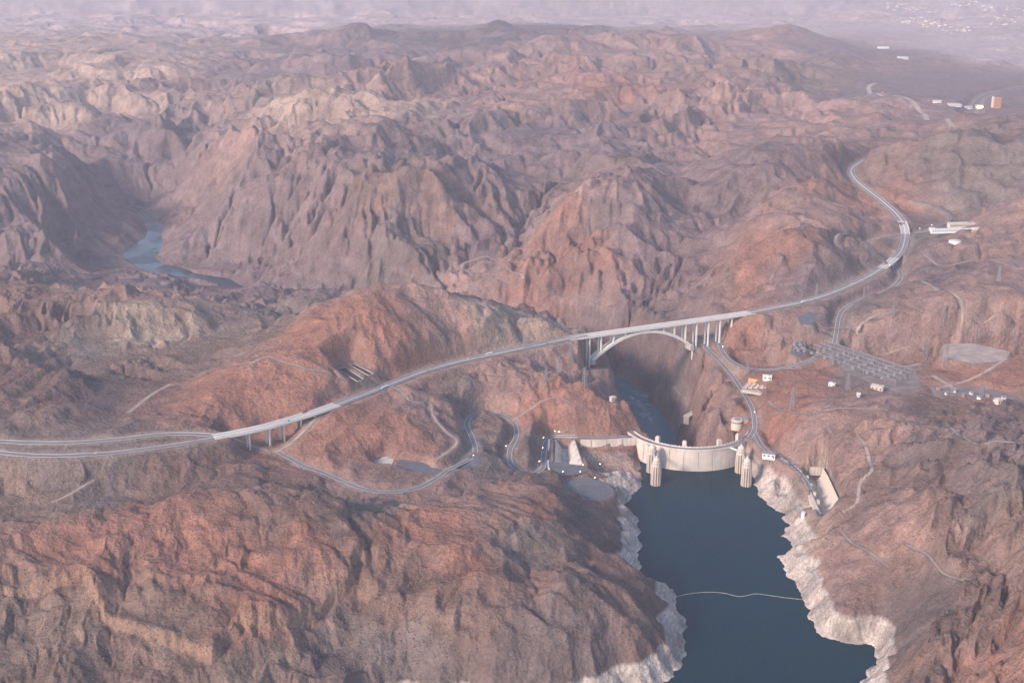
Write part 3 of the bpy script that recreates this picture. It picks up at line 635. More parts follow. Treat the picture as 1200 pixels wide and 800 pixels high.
m = bpy.data.materials.new('desert_rock'); m.use_nodes = True; nt = m.node_tree; b = nt.nodes['Principled BSDF']; N = nt.nodes.new; Lk = nt.links.new
b.inputs['Roughness'].default_value = .95; b.inputs['Specular IOR Level'].default_value = .1
vc = N('ShaderNodeVertexColor'); vc.layer_name = 'rock'
geo = N('ShaderNodeNewGeometry')
def tnoise(scale, detail, vec=None):
    n = N('ShaderNodeTexNoise'); n.inputs['Scale'].default_value = scale; n.inputs['Detail'].default_value = detail; n.inputs['Roughness'].default_value = .62
    Lk(vec or geo.outputs['Position'], n.inputs['Vector']); return n
def mrange(src, a, b_, c, d):
    r = N('ShaderNodeMapRange'); 
    for i, v in enumerate((a, b_, c, d)): r.inputs[i+1].default_value = v
    Lk(src, r.inputs[0]); return r.outputs[0]
na = tnoise(.030, 9); nb = tnoise(.16, 6); ncn = tnoise(.45, 3)
def mul(a, b_):
    x = N('ShaderNodeMix'); x.data_type = 'RGBA'; x.blend_type = 'MULTIPLY'; x.inputs[0].default_value = 1; Lk(a, x.inputs[6]); Lk(b_, x.inputs[7]); return x.outputs[2]
c1 = mul(vc.outputs[0], mrange(na.outputs[0], .34, .66, .80, 1.20))
c2 = mul(c1, mrange(nb.outputs[0], .36, .64, .84, 1.16))
c3 = mul(c2, mrange(ncn.outputs[0], .42, .72, 1.05, .70))
Lk(c3, b.inputs['Base Color'])
bp = N('ShaderNodeBump'); bp.inputs['Strength'].default_value = 1.0; bp.inputs['Distance'].default_value = 7.5
rgd = N('ShaderNodeTexNoise'); rgd.noise_type = 'RIDGED_MULTIFRACTAL'; rgd.inputs['Scale'].default_value = .028; rgd.inputs['Detail'].default_value = 9; rgd.inputs['Roughness'].default_value = .6; Lk(geo.outputs['Position'], rgd.inputs['Vector'])
ms = N('ShaderNodeMath'); ms.operation = 'MULTIPLY_ADD'; ms.inputs[1].default_value = .45; Lk(nb.outputs[0], ms.inputs[0]); Lk(na.outputs[0], ms.inputs[2])
mr = N('ShaderNodeMath'); mr.operation = 'MULTIPLY_ADD'; mr.inputs[1].default_value = .55; Lk(rgd.outputs[0], mr.inputs[0]); Lk(ms.outputs[0], mr.inputs[2]); vo = N('ShaderNodeTexVoronoi'); vo.inputs['Scale'].default_value = .085; vo.inputs['Detail'].default_value = 1; vo.inputs['Roughness'].default_value = .6; Lk(geo.outputs['Position'], vo.inputs['Vector'])
mv = N('ShaderNodeMath'); mv.operation = 'MULTIPLY_ADD'; mv.inputs[1].default_value = .2; Lk(vo.outputs['Distance'], mv.inputs[0]); Lk(mr.outputs[0], mv.inputs[2]); Lk(mv.outputs[0], bp.inputs['Height']); Lk(bp.outputs[0], b.inputs['Normal'])
M['rock'] = m

def water_mat(name, base, bscale, bstr, rough, spec):
    m = bpy.data.materials.new(name); m.use_nodes = True; nt = m.node_tree; b = nt.nodes['Principled BSDF']
    b.inputs['Base Color'].default_value = (*base, 1); b.inputs['Roughness'].default_value = rough; b.inputs['IOR'].default_value = 1.33; b.inputs['Specular IOR Level'].default_value = spec
    w_ = nt.nodes.new('ShaderNodeTexNoise'); w_.inputs['Scale'].default_value = .006; w_.inputs['Detail'].default_value = 5; w_.inputs['Distortion'].default_value = 1.5
    wr = nt.nodes.new('ShaderNodeMapRange'); wr.inputs[1].default_value = .38; wr.inputs[2].default_value = .66; wr.inputs[3].default_value = rough*.5; wr.inputs[4].default_value = rough*2.4; nt.links.new(w_.outputs[0], wr.inputs[0]); nt.links.new(wr.outputs[0], b.inputs['Roughness'])
    g = nt.nodes.new('ShaderNodeNewGeometry'); n = nt.nodes.new('ShaderNodeTexNoise'); n.inputs['Scale'].default_value = bscale; n.inputs['Detail'].default_value = 6
    nt.links.new(g.outputs['Position'], n.inputs['Vector']); nt.links.new(g.outputs['Position'], w_.inputs['Vector'])
    bp = nt.nodes.new('ShaderNodeBump'); bp.inputs['Strength'].default_value = bstr; bp.inputs['Distance'].default_value = 1.0
    nt.links.new(n.outputs[0], bp.inputs['Height']); nt.links.new(bp.outputs[0], b.inputs['Normal']); return m
M['lake'] = water_mat('lake_water', (.0005,.024,.035), .12, .3, .10, .07)
M['river'] = water_mat('river_water', (.045,.16,.19), .08, .35, .14, .3)
M['river_bend'] = water_mat('river_bend_water', (.020,.036,.040), .05, .35, .18, .28)
M['foam'] = mat('foam_water', (.20,.27,.30), .5, noise=.4, nscale=.1)

# ------------------------------------------------------------------ mesh helpers
def tag(o, label=None, cat=None, group=None, kind=None):
    if label: o['label'] = label
    if cat: o['category'] = cat
    if group: o['group'] = group
    if kind: o['kind'] = kind
    return o
def empty(name, loc=(0,0,0), rz=0.0):
    o = bpy.data.objects.new(name, None); o.location = loc; o.rotation_euler = (0, 0, rz); COL.objects.link(o); o.empty_display_size = 5; return o
class MB:
    def __init__(s): s.v = []; s.f = []
    def add(s, v, f):
        n = len(s.v); s.v += [tuple(p) for p in v]; s.f += [tuple(i+n for i in q) for q in f]; return s
    def box(s, c, d, rz=0.0, taper=1.0):
        ca, sa = math.cos(rz), math.sin(rz); v = []
        for k in (-1, 1):
            t = 1.0 if k < 0 else taper
            for i, j in ((-1,-1),(1,-1),(1,1),(-1,1)):
                x, y = i*d[0]/2*t, j*d[1]/2*t
                v.append((c[0]+x*ca-y*sa, c[1]+x*sa+y*ca, c[2]+k*d[2]/2))
        return s.add(v, [(3,2,1,0),(4,5,6,7),(0,1,5,4),(1,2,6,5),(2,3,7,6),(3,0,4,7)])
    def bar(s, a, b, w, h=None):
        a = Vector(a); b = Vector(b); h = h or w; d = (b-a).normalized(); up = Vector((0,0,1)) if abs(d.z) < .95 else Vector((0,1,0))
        x = d.cross(up).normalized(); z = x.cross(d)
        v = [p+x*i*w/2+z*j*h/2 for p in (a, b) for i, j in ((-1,-1),(1,-1),(1,1),(-1,1))]
        return s.add(v, [(0,1,2,3),(7,6,5,4),(0,4,5,1),(1,5,6,2),(2,6,7,3),(3,7,4,0)])
    def lathe(s, prof, n, c=(0,0,0)):
        v = []; f = []
        for r, z in prof:
            for k in range(n):
                a = 2*math.pi*k/n; v.append((c[0]+r*math.cos(a), c[1]+r*math.sin(a), c[2]+z))
        for i in range(len(prof)-1):
            for k in range(n):
                k2 = (k+1) % n; f.append((i*n+k, i*n+k2, (i+1)*n+k2, (i+1)*n+k))
        f.append(tuple(reversed(range(n)))); f.append(tuple((len(prof)-1)*n+k for k in range(n)))
        return s.add(v, f)
    def prism(s, poly, z0, z1):
        n = len(poly); v = [(p[0], p[1], z0) for p in poly]+[(p[0], p[1], z1) for p in poly]
        tri = tessellate_polygon([[Vector((p[0], p[1], 0)) for p in poly]])
        f = [tuple(i+n for i in t) for t in tri]+[tuple(reversed(t)) for t in tri]
        f += [(i, (i+1) % n, (i+1) % n+n, i+n) for i in range(n)]
        return s.add(v, f)
    def ribbon(s, line, off0, off1, z0, z1=None):
        """strip along a line between two sideways offsets; a solid bar when z1 is given"""
        L = [Vector(p) for p in line]; A = []; B = []
        for i, p in enumerate(L):
            d = L[min(i+1, len(L)-1)]-L[max(i-1, 0)]; d.z = 0; d.normalize(); n = Vector((d.y, -d.x, 0))
            A.append(p+n*off0); B.append(p+n*off1)
        up = lambda P, z: [(p.x, p.y, p.z+z) for p in P]
        n = len(L)
        if z1 is None:
            return s.add(up(A, z0)+up(B, z0), [(i, i+n, i+n+1, i+1) for i in range(n-1)])
        v = up(A, z0)+up(B, z0)+up(A, z1)+up(B, z1); f = []
        for i in range(n-1):
            a0, a1, b0, b1 = i, i+1, i+n, i+n+1; c = 2*n
            f += [(a0+c, b0+c, b1+c, a1+c), (a0, a1, b1, b0), (a0, a0+c, a1+c, a1), (b0, b1, b1+c, b0+c)]
        f += [(0, n, 3*n, 2*n), (n-1, 3*n-1, 4*n-1, 2*n-1)]
        return s.add(v, f)
    def build(s, name, material, parent=None, smooth=False):
        me = bpy.data.meshes.new(name); me.from_pydata(s.v, [], s.f); me.update()
        bm = bmesh.new(); bm.from_mesh(me); bmesh.ops.recalc_face_normals(bm, faces=bm.faces); bm.to_mesh(me); bm.free()
        if smooth:
            me.polygons.foreach_set('use_smooth', [True]*len(me.polygons))
        me.materials.append(M[material] if isinstance(material, str) else material)
        o = bpy.data.objects.new(name, me); COL.objects.link(o)
        if parent: o.parent = parent
        return o
def copy_tree(o, parent=None):
    c = o.copy(); COL.objects.link(c)
    if parent: c.parent = parent
    for ch in list(o.children): copy_tree(ch, c)
    return c

# ------------------------------------------------------------------ terrain mesh
me = bpy.data.meshes.new('terrain'); nvt = NU*NV
co = np.stack([X, Y, Z.astype(np.float32)], -1).reshape(-1, 3).astype(np.float32)
ii = np.arange(nvt).reshape(NV, NU); quads = np.stack([ii[:-1, :-1], ii[:-1, 1:], ii[1:, 1:], ii[1:, :-1]], -1).reshape(-1, 4)
me.vertices.add(nvt); me.vertices.foreach_set('co', co.ravel())
me.loops.add(quads.size); me.loops.foreach_set('vertex_index', quads.ravel().astype(np.int32))
nq = quads.shape[0]; me.polygons.add(nq); me.polygons.foreach_set('loop_start', np.arange(0, nq*4, 4, dtype=np.int32)); me.polygons.foreach_set('loop_total', np.full(nq, 4, np.int32))
me.polygons.foreach_set('use_smooth', np.ones(nq, bool))
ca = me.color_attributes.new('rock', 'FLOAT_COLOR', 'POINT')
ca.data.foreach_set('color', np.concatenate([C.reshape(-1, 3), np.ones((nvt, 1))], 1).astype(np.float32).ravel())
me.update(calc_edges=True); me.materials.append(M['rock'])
terrain = bpy.data.objects.new('terrain', me); COL.objects.link(terrain); tag(terrain, 'rugged red and purple desert mountains and canyon ground', None, None, 'structure')

def sheet(name, poly, z, material, grow=0.0):
    mb = MB(); P = [Vector((p[0], p[1])) for p in poly]
    if grow:
        ar = sum(P[i].x*P[(i+1) % len(P)].y-P[(i+1) % len(P)].x*P[i].y for i in range(len(P)))
        s = 1 if ar > 0 else -1; Q = []
        for i in range(len(P)):
            d = (P[(i+1) % len(P)]-P[i-1]).normalized(); Q.append(P[i]+Vector((d.y, -d.x))*grow*s)
        P = Q
    tri = tessellate_polygon([[Vector((p.x, p.y, 0)) for p in P]])
    mb.add([(p.x, p.y, z) for p in P], tri); return mb.build(name, material)
lake = sheet('lake', LAKE, 0.0, 'lake', 3.0); tag(lake, 'dark blue reservoir behind the dam', None, None, 'structure')
river = sheet('river', [Vector((352, 2640)), Vector((430, 2640))]+rr[:13]+rl[:13][::-1], RIVZ, 'river', 3.0); tag(river, 'blue green river in the gorge below the dam', None, None, 'structure')
bend = sheet('river', rr[12:]+[at(x, y, RIVZ).to_2d() for x, y in BEND_A]+[at(x, y, RIVZ).to_2d() for x, y in BEND_B]+rl[12:][::-1], RIVZ-.05, 'river_bend', 0.0); tag(bend, 'pale river bend far down the gorge', None, None, 'structure')

# ------------------------------------------------------------------ roads
def strip_road(name, line, width, material, label, edge=True, lift=0.0):
    o = MB().ribbon(line, -width/2, width/2, lift).build(name, material); tag(o, label, None, None, 'structure')
    if edge:
        for s in (-1, 1):
            MB().ribbon(line, s*(width/2-.75)-.45, s*(width/2-.75)+.45, lift+.12).build('edge_line', 'paint', o)
    return o
def highway(line, label, med=True):
    o = strip_road('highway', line, 25, 'road_pale', label, False)
    for s in (-1, 1):
        MB().ribbon(line, s*6.6-3.4, s*6.6+3.4, .12).build('carriageway', 'asphalt', o)
        MB().ribbon(line, s*12.2-.3, s*12.2+.3, .0, 1.0).build('guard_rail', 'road_pale', o)
        MB().ribbon(line, s*6.6-.18, s*6.6+.18, .22).build('lane_marking', 'paint', o)
    if med: MB().ribbon(line, -.5, .5, .0, 1.1).build('median_barrier', 'bridge_concrete', o)
    return o
highway(LINES['HWY_W'], 'divided highway running over the Arizona hills to the arch bridge')
highway(LINES['HWY_E'], 'divided highway leaving the arch bridge beside the small substation')
highway(LINES['HWY_E2'], 'short highway stretch between the two overpasses')
highway(LINES['HWY_E3'], 'highway bending up to the pass below the dark peak')
for k, lb in (('HWY_A', 'upper carriageway curving away from the low viaduct'), ('HWY_B', 'lower carriageway curving away from the low viaduct')):
    o = strip_road('highway', LINES[k], 16, 'road_pale', lb, False)
    MB().ribbon(LINES[k], -4.4, 4.4, .12).build('carriageway', 'asphalt', o)
    for s in (-1, 1): MB().ribbon(LINES[k], s*7.7-.3, s*7.7+.3, 0, .9).build('guard_rail', 'road_pale', o)
strip_road('old_road', LINES['OLD_NV'], 11, 'asphalt', 'old two lane road winding from the dam under the bridge to the interchange')
strip_road('old_road', LINES['AZ_OLD'], 11, 'asphalt', 'old two lane road looping behind the hill left of the dam')
strip_road('old_road', LINES['NV_LOOP'], 8, 'asphalt', 'curving side road above the long pale roofed hall', False)
strip_road('service_road', LINES['AZ_SERV'], 7, 'dirt', 'pale gravel road passing under the low viaduct', False)
strip_road('service_road', LINES['AZ_SERV2'], 7, 'dirt', 'reddish gravel ramp climbing beside the low viaduct', False)
strip_road('lakeside_road', LINES['NV_LAKE'], 10, 'asphalt', 'lakeside road from the dam to the right hand spillway')
strip_road('desert_highway', LINES['FARROAD'], 22, 'lot', 'distant highway curving past the orange tower block', False, .5)
for L, w in TRACK_LINES:
    o = MB().ribbon(L, -w/2, w/2, .1).build('dirt_track', 'dirt'); tag(o, 'pale dirt track across the slope', None, None, 'structure')
def lot(name, poly, z, material, label):
    o = sheet(name, poly, z, material); tag(o, label, None, None, 'structure'); return o
lot('parking_lot', LOT_AZ, 49.0, 'lot', 'dark paved lot at the mouth of the left spillway')
lo = lot('parking_lot', LOT_LOW, 44.0, 'lot', 'oval paved lot above the left lake shore')
cx_ = sum(p[0] for p in LOT_LOW)/len(LOT_LOW); cy_ = sum(p[1] for p in LOT_LOW)/len(LOT_LOW)
for f_ in (.55, .75, .92):
    ring_ = [Vector((cx_+(p[0]-cx_)*f_, cy_+(p[1]-cy_)*f_, 44.0)) for p in LOT_LOW]+[Vector((cx_+(LOT_LOW[0][0]-cx_)*f_, cy_+(LOT_LOW[0][1]-cy_)*f_, 44.0))]
    MB().ribbon(catmull(ring_, 5), -.5, .5, .15).build('kerb', 'asphalt', lo)
lot('parking_lot', LOT_HILL, 99.0, 'lot', 'grey paved turning area on the hillside terrace')
lot('parking_lot', LOT_VIEW, 95.2, 'lot', 'paved viewpoint lot at the road bend')
lot('gravel_pad', PALE_AZ, 100.0, 'concrete', 'pale concrete pad beside the hillside turning area')
lot('gravel_pad', PALE_PAD, 146.0, 'dirt', 'wide pale gravel pad on the right hand slope')
lot('yard_ground', YARD2, 148.0, 'lot', 'fenced dark yard below the highway')
lot('yard_ground', YARD3, 123.0, 'yard', 'grey storage yard stretching right of the long switchyard')
lot('yard_ground', SW_SMALL, 118.0, 'lot', 'small grey substation yard beside the old road')
lot('yard_ground', SW_YARD, 123.9, 'yard', 'long grey gravelled switchyard ground')

# ------------------------------------------------------------------ dam
def arc_solid(mb, a0, a1, prof_out, prof_in, n):
    """curved block; profiles are lists of (radius, z) from low to high"""
    v = []; f = []; prof = prof_out+prof_in[::-1]; k = len(prof)
    for i in range(n+1):
        a = a0+(a1-a0)*i/n
        v += [dam_pt(a, r, z) for r, z in prof]
    for i in range(n):
        for j in range(k):
            f.append((i*k+j, i*k+(j+1) % k, (i+1)*k+(j+1) % k, (i+1)*k+j))
    f.append(tuple(range(k))); f.append(tuple(n*k+j for j in reversed(range(k))))
    return mb.add(v, f)
A0, A1 = -72, 74
dam = empty('dam', (0, 0, 0)); tag(dam, 'tall curved cream concrete arch dam with road along its crest', 'dam')
arc_solid(MB(), A0, A1, [(DAM_R+1, -75), (DAM_R-2.2, CREST-4)], [(18, -134), (60, -60), (112, 10), (DAM_R-15, 30), (DAM_R-15, CREST-4)], 40).build('wall_body', 'joint', dam)
np_ = 12; da = (A1-A0)/np_
for i in range(np_):
    a = A0+i*da; g = .16
    arc_solid(MB(), a+g, a+da-g, [(DAM_R+4, -70), (DAM_R+1.5, 0), (DAM_R-.6, CREST-4)], [(DAM_R, -70), (DAM_R-3, CREST-4)], 6).build('face_panel', 'dam_concrete', dam)
arc_solid(MB(), A0, A1, [(DAM_R+.6, CREST-3.98), (DAM_R+.6, CREST-1.2)], [(DAM_R-15.5, CREST-3.98), (DAM_R-15.5, CREST-1.2)], 50).build('crest_slab', 'dam_concrete', dam)
arc_solid(MB(), A0-2, A1+2, [(DAM_R-2.6, CREST-1.2), (DAM_R-2.6, CREST-.8)], [(DAM_R-12.0, CREST-1.2), (DAM_R-12.0, CREST-.8)], 50).build('roadway', 'asphalt', dam)
for r0, r1 in ((DAM_R+.4, DAM_R-.4), (DAM_R-14.4, DAM_R-15.2)):
    arc_solid(MB(), A0, A1, [(r0, CREST-1.2), (r0, CREST+.8)], [(r1, CREST-1.2), (r1, CREST+.8)], 50).build('parapet', 'dam_concrete', dam)
for i in range(41):
    a = A0+5+i*(A1-A0-10)/40; p = dam_pt(a, DAM_R-14.8, CREST+.8)
    MB().box((p.x, p.y, p.z+.2), (1.3, 1.3, 1.8), math.radians(a)).build('parapet_pier', 'white', dam)
def dam_angle(px, r, z):
    best = min(np.linspace(A0, A1, 600), key=lambda a: abs(600+FOC*(dam_pt(a, r).x)/(dam_pt(a, r).y*CP-(z-CAMZ)*SP)-px)); return best
for px in (770.5, 802, 843, 865):
    a = dam_angle(px, DAM_R-17, CREST); p = dam_pt(a, DAM_R-18.2, CREST)
    t = MB().box((p.x, p.y, CREST+4.5), (8.5, 7, 13), math.radians(a)).build('elevator_tower', 'dam_concrete', dam)
    MB().box((p.x, p.y, CREST+11.8), (7, 5.6, 1.8), math.radians(a), .8).build('cap', 'dam_concrete', t)
    MB().box((p.x, p.y-3.6, CREST+2.5), (2, .4, 3.4), math.radians(a)).build('door', 'joint', t)
# the left wing: road wall over faced rock
wing0 = at(680, 514, CREST-1); wing1 = dam_pt(-57, DAM_R, CREST-1)
wl0 = catmull([Vector((wing0.x, wing0.y-8, CREST)), Vector((wing0.x+40, wing0.y-9, CREST)), Vector((wing1.x-25, wing1.y-4, CREST)), Vector((wing1.x+1, wing1.y, CREST))], 8)
MB().ribbon(wl0, 0, 1.4, -16, 1.0).build('wing_wall', 'dam_concrete', dam)
for t in range(3, len(wl0)-1, 4):
    p = wl0[t]; MB().box((p.x, p.y-1.6, CREST-7), (1.2, 1.2, 15)).build('buttress', 'joint', dam)

# intake towers
def intake(loc, label):
    r = empty('intake_tower', loc); tag(r, label, 'tower', 'intake towers beside the dam')
    MB().lathe([(9.3, -60), (9.0, 0), (8.6, 44)], 24).build('shaft', 'joint', r, True)
    for k in range(12):
        a = 2*math.pi*(k+.5)/12
        mb = MB(); c, s = math.cos(a), math.sin(a)
        prof = [(8.0, -60, 13.2), (8.0, 30, 12.2), (8.0, 43, 11.2), (8.0, 47, 9.6)]
        v = []
        for ri, z, ro in prof:
            for rr2, w in ((ri, -1.35), (ri, 1.35), (ro, 1.1), (ro, -1.1)): v.append((rr2*c-w*s, rr2*s+w*c, z))
        f = [(0,1,2,3), (12,15,14,13)]
        for i in range(3):
            for j in range(4): f.append((i*4+j, i*4+(j+1) % 4, i*4+4+(j+1) % 4, i*4+4+j))
        mb.add(v, f).build('fin', 'dam_concrete', r)
    MB().lathe([(11.4, 42), (11.4, 45), (10.6, 45), (10.6, 50), (9.2, 50), (9.2, 52)], 24).build('gallery', 'dam_concrete', r)
    for k in range(12):
        a = 2*math.pi*k/12; MB().box((10.6*math.cos(a), 10.6*math.sin(a), 47.6), (.5, 2.0, 3.0), a).build('window', 'joint', r)
    r.scale = (.88, .88, 1.0)
    d = MB().lathe([(8.6, 52), (8.4, 54.5), (7.0, 57.5), (4.6, 59.6), (2.0, 60.6), (1.6, 63.0), (.4, 64.5)], 24).build('roof', 'dam_concrete', r, True)
    return r
for (px, py, lb) in ((769,569.5,'finned concrete intake tower in open water off the left bank'), (875,570.5,'finned concrete intake tower in open water off the right bank'), (764,554.5,'finned concrete intake tower tight against the dam and left bank'), (868,555,'finned concrete intake tower tight against the dam and right bank')):
    p = at(px, py, 0); intake((p.x, p.y+9, 0), lb)
def footbridge(a, b, label):
    o = empty('footbridge', a); tag(o, label, 'bridge', 'footbridges to the intake towers'); a = Vector(a); b = Vector(b)-a
    MB().bar((0,0,-1), (b.x, b.y, b.z-1), 3.4, 1.0).build('deck', 'dam_concrete', o)
    n = Vector((b.y, -b.x, 0)).normalized()*1.6
    for s in (-1, 1): MB().bar((n.x*s, n.y*s, .2), (b.x+n.x*s, b.y+n.y*s, b.z+.2), .3, 1.3).build('railing', 'white', o)
tw = [at(764,554.5,0)+Vector((0,9,46)), at(769,569.5,0)+Vector((0,9,46)), at(868,555,0)+Vector((0,9,46)), at(875,570.5,0)+Vector((0,9,46))]
def toward(a, b, d): return a+(b-a).normalized()*d
pL = dam_pt(dam_angle(757, DAM_R, 48), DAM_R, 46); pR = dam_pt(dam_angle(856, DAM_R, 48), DAM_R, 46)
footbridge(pR, toward(tw[2], pR, 11), 'thin footbridge from the dam crest to the right bank tower')
footbridge(pL, toward(tw[0], pL, 11), 'thin footbridge from the dam crest to the left bank tower')
footbridge(toward(tw[2], tw[3], 11), toward(tw[3], tw[2], 11), 'short footbridge between the two right bank towers')
footbridge(toward(tw[0], tw[1], 11), toward(tw[1], tw[0], 11), 'short footbridge between the two left bank towers')

# ------------------------------------------------------------------ arch bridge
DZ = 150.0
bA = at(668, 396, DZ); bB = at(880, 366, DZ); bdir = (bB-bA).normalized(); bn = Vector((bdir.y, -bdir.x, 0)); BL = (bB-bA).length
br = empty('arch_bridge', bA, math.atan2(bdir.y, bdir.x)); tag(br, 'high concrete arch bridge carrying the highway across the gorge', 'bridge')
def along_px(px):
    lo, hi = 0., BL
    for _ in range(40):
        m_ = (lo+hi)/2; p = bA+bdir*m_; v = 600+FOC*p.x/(p.y*CP-(DZ-CAMZ)*SP)
        if v < px: lo = m_
        else: hi = m_
    return lo
MB().box((BL/2, 0, -1.4), (BL+10, 26.8, 2.2)).build('deck', 'bridge_concrete', br)
MB().box((BL/2, 0, -3.8), (BL-2, 16, 2.6)).build('girder', 'bridge_concrete', br)
for s in (-1, 1):
    MB().box((BL/2, s*13.2, .2), (BL+10, .6, 1.6)).build('parapet', 'bridge_concrete', br)
    MB().box((BL/2, s*6.6, -.2), (BL+10, 8.4, .16)).build('carriageway', 'deck_pale', br)
MB().box((BL/2, 0, .25), (BL+10, .6, 1.1)).build('median_barrier', 'bridge_concrete', br)
xs0, xs1 = along_px(693.5), along_px(809.5)
# springing height from the photo: where the sight line to the arch foot crosses the bridge's own plane
def plane_z(px, py):
    lo, hi = -100., 149.
    for _ in range(50):
        m_ = (lo+hi)/2; p = at(px, py, m_); d = (p-bA).dot(bn)
        if d < 0: lo, hi = m_, hi
        else: lo, hi = lo, m_
        # bn points towards the camera side
    return m_
zs0 = max(40., min(110., plane_z(693, 421))); zs1 = max(40., min(110., plane_z(809, 404)))
print('SPRINGS', xs0, xs1, zs0, zs1, 'BL', BL)
ztop = DZ-8.0
def arch_z(x):
    t = (x-xs0)/(xs1-xs0); chord = zs0+(zs1-zs0)*t; return chord+(ztop-(zs0+zs1)/2)*4*t*(1-t)
for s in (-1, 1):
    L = [Vector((xs0+(xs1-xs0)*k/44, 0, arch_z(xs0+(xs1-xs0)*k/44)-DZ)) for k in range(45)]
    rb = MB()
    for k in range(44):
        rb.bar(Vector((L[k].x, s*7.5, L[k].z)), Vector((L[k+1].x+.3, s*7.5, L[k+1].z)), 5.4, 6.6)
    rb.build('arch_rib', 'bridge_concrete', br)
for k in range(2, 43, 4):
    MB().bar((L[k].x, -5.2, L[k].z), (L[k].x, 5.2, L[k].z), 1.6, 1.8).build('rib_strut', 'steel', br)
col_px = [689.5, 703, 717.5, 731.5, 776, 789, 802, 815, 829, 842.5, 856, 869]
for px in col_px:
    x = along_px(px)
    w = bA+bdir*x
    for s in (-1, 1):
        q_ = w+bn*(-s*7.5); zb = arch_z(x)+1.0 if xs0+4 < x < xs1-4 else ground(q_.x, q_.y)-4
        if DZ-5-zb < 2: continue
        MB().box((x, s*7.5, (zb+DZ-5.0)/2-DZ), (3.2, 3.4, DZ-5.0-zb)).build('column', 'bridge_concrete', br)
    MB().box((x, 0, -6.2), (3.4, 19.5, 2.2)).build('cap_beam', 'bridge_concrete', br)
for x, z in ((xs0, zs0), (xs1, zs1)):
    MB().box((x, 0, z-DZ-4), (11, 25, 12)).build('abutment', 'concrete', br)

# ------------------------------------------------------------------ low viaduct and overpasses
def beam_bridge(name, line, width, piers, label, drop=8, two=True):
    o = empty(name, line[0]); tag(o, label, 'bridge'); l0 = [p-line[0] for p in line]
    MB().ribbon(l0, -width/2, width/2, -1.6, .1).build('deck', 'bridge_concrete', o)
    MB().ribbon(l0, -width/2+4, width/2-4, -4.0, -1.61).build('girder', 'bridge_concrete', o)
    for s in (-1, 1): MB().ribbon(l0, s*(width/2-.4)-.35, s*(width/2-.4)+.35, .1, 1.4).build('parapet', 'bridge_concrete', o)
    for s in (-1, 1): MB().ribbon(l0, s*6.3-4.2, s*6.3+4.2, .22).build('carriageway', 'deck_pale', o)
    MB().ribbon(l0, -.5, .5, .1, 1.2).build('median_barrier', 'bridge_concrete', o)
    for t in piers:
        k = int(t*(len(line)-1)); p = line[k]; d = (line[min(k+1, len(line)-1)]-line[max(k-1, 0)]).normalized(); n = Vector((d.y, -d.x, 0)); rz = math.atan2(d.y, d.x)
        for s in (-1, 1):
            q_ = p+n*s*7; zb = ground(q_.x, q_.y)-3; h = p.z-5-zb
            if h > 1: MB().box((q_.x-line[0].x, q_.y-line[0].y, (zb+p.z-5)/2-line[0].z), (2.6, 3.2, h), rz).build('pier', 'bridge_concrete', o)
        MB().box((p.x-line[0].x, p.y-line[0].y, p.z-line[0].z-5.2), (3.2, 19, 2.2), rz).build('cap_beam', 'bridge_concrete', o)
    return o
vl = LINES['VIADUCT']
def vfrac(px):
    return min(range(len(vl)), key=lambda i: abs(600+FOC*vl[i].x/(vl[i].y*CP-(vl[i].z-CAMZ)*SP)-px))/(len(vl)-1)
beam_bridge('viaduct', vl, 26.5, [vfrac(p) for p in (270, 291, 312, 331, 350, 368)], 'low pale concrete viaduct on paired piers over a dry wash')
beam_bridge('overpass', LINES['OVER1'], 26, [.3, .7], 'highway overpass crossing the old road')
beam_bridge('overpass', LINES['OVER2'], 26, [.3, .7], 'highway overpass near the long pale roofed hall')

# ------------------------------------------------------------------ spillways
def wpoly(pl, z): return [at(x, y, z) for x, y in pl]
sp = empty('spillway', at(660, 530, 24)); tag(sp, 'cream concrete spillway channel with tunnel portal beside the left end of dam', 'spillway'); o0 = sp.location.copy()
def wall_strip(parent, a, b, zlo, zhi, th, name, material, off):
    a = Vector((a.x, a.y, 0))-Vector((off.x, off.y, 0)); b = Vector((b.x, b.y, 0))-Vector((off.x, off.y, 0)); d = (b-a); n = Vector((d.y, -d.x, 0)).normalized()*th
    v = [(a.x, a.y, zlo-off.z), (b.x, b.y, zlo-off.z), (b.x+n.x, b.y+n.y, zlo-off.z), (a.x+n.x, a.y+n.y, zlo-off.z)]
    v += [(x, y, zhi-off.z) for x, y, _ in v]
    return MB().add(v, [(3,2,1,0),(4,5,6,7),(0,1,5,4),(1,2,6,5),(2,3,7,6),(3,0,4,7)]).build(name, material, parent)
def slope_wall(parent, top0, top1, bot0, bot1, name, material, off):
    P = [top0-off, top1-off, bot1-off, bot0-off]; n = (P[1]-P[0]).cross(P[3]-P[0]).normalized()*3.0
    if n.z > 0: n = -n
    v = P+[p+n for p in P]; return MB().add(v, [(0,1,2,3),(7,6,5,4),(0,4,5,1),(1,5,6,2),(2,6,7,3),(3,7,4,0)]).build(name, material, parent)
tl, bl_, tr, br_ = at(651, 514.5, 48), at(650, 546, 48), at(673, 515.5, 48), at(683, 545.5, 48)
ftl, fbl, ftr, fbr = at(659, 519, 27), at(657, 552, 27), at(664.5, 519, 27), at(666, 553, 27)
slope_wall(sp, tl, bl_, ftl, fbl, 'side_wall', 'dam_concrete', o0); slope_wall(sp, tr, br_, ftr, fbr, 'side_wall', 'dam_concrete', o0)
slope_wall(sp, ftl+Vector((0,0,-.5)), ftr+Vector((0,0,-.5)), fbl+Vector((0,0,-.5)), fbr+Vector((0,0,-.5)), 'channel_floor', 'concrete', o0)
for t in (.18, .38, .58, .78, .95):
    p = tr.lerp(br_, t)-o0; MB().box((p.x-2, p.y, p.z-2), (5, 3, 6)).build('pier', 'concrete', sp)
pc = at(662.5, 511, 48)-o0
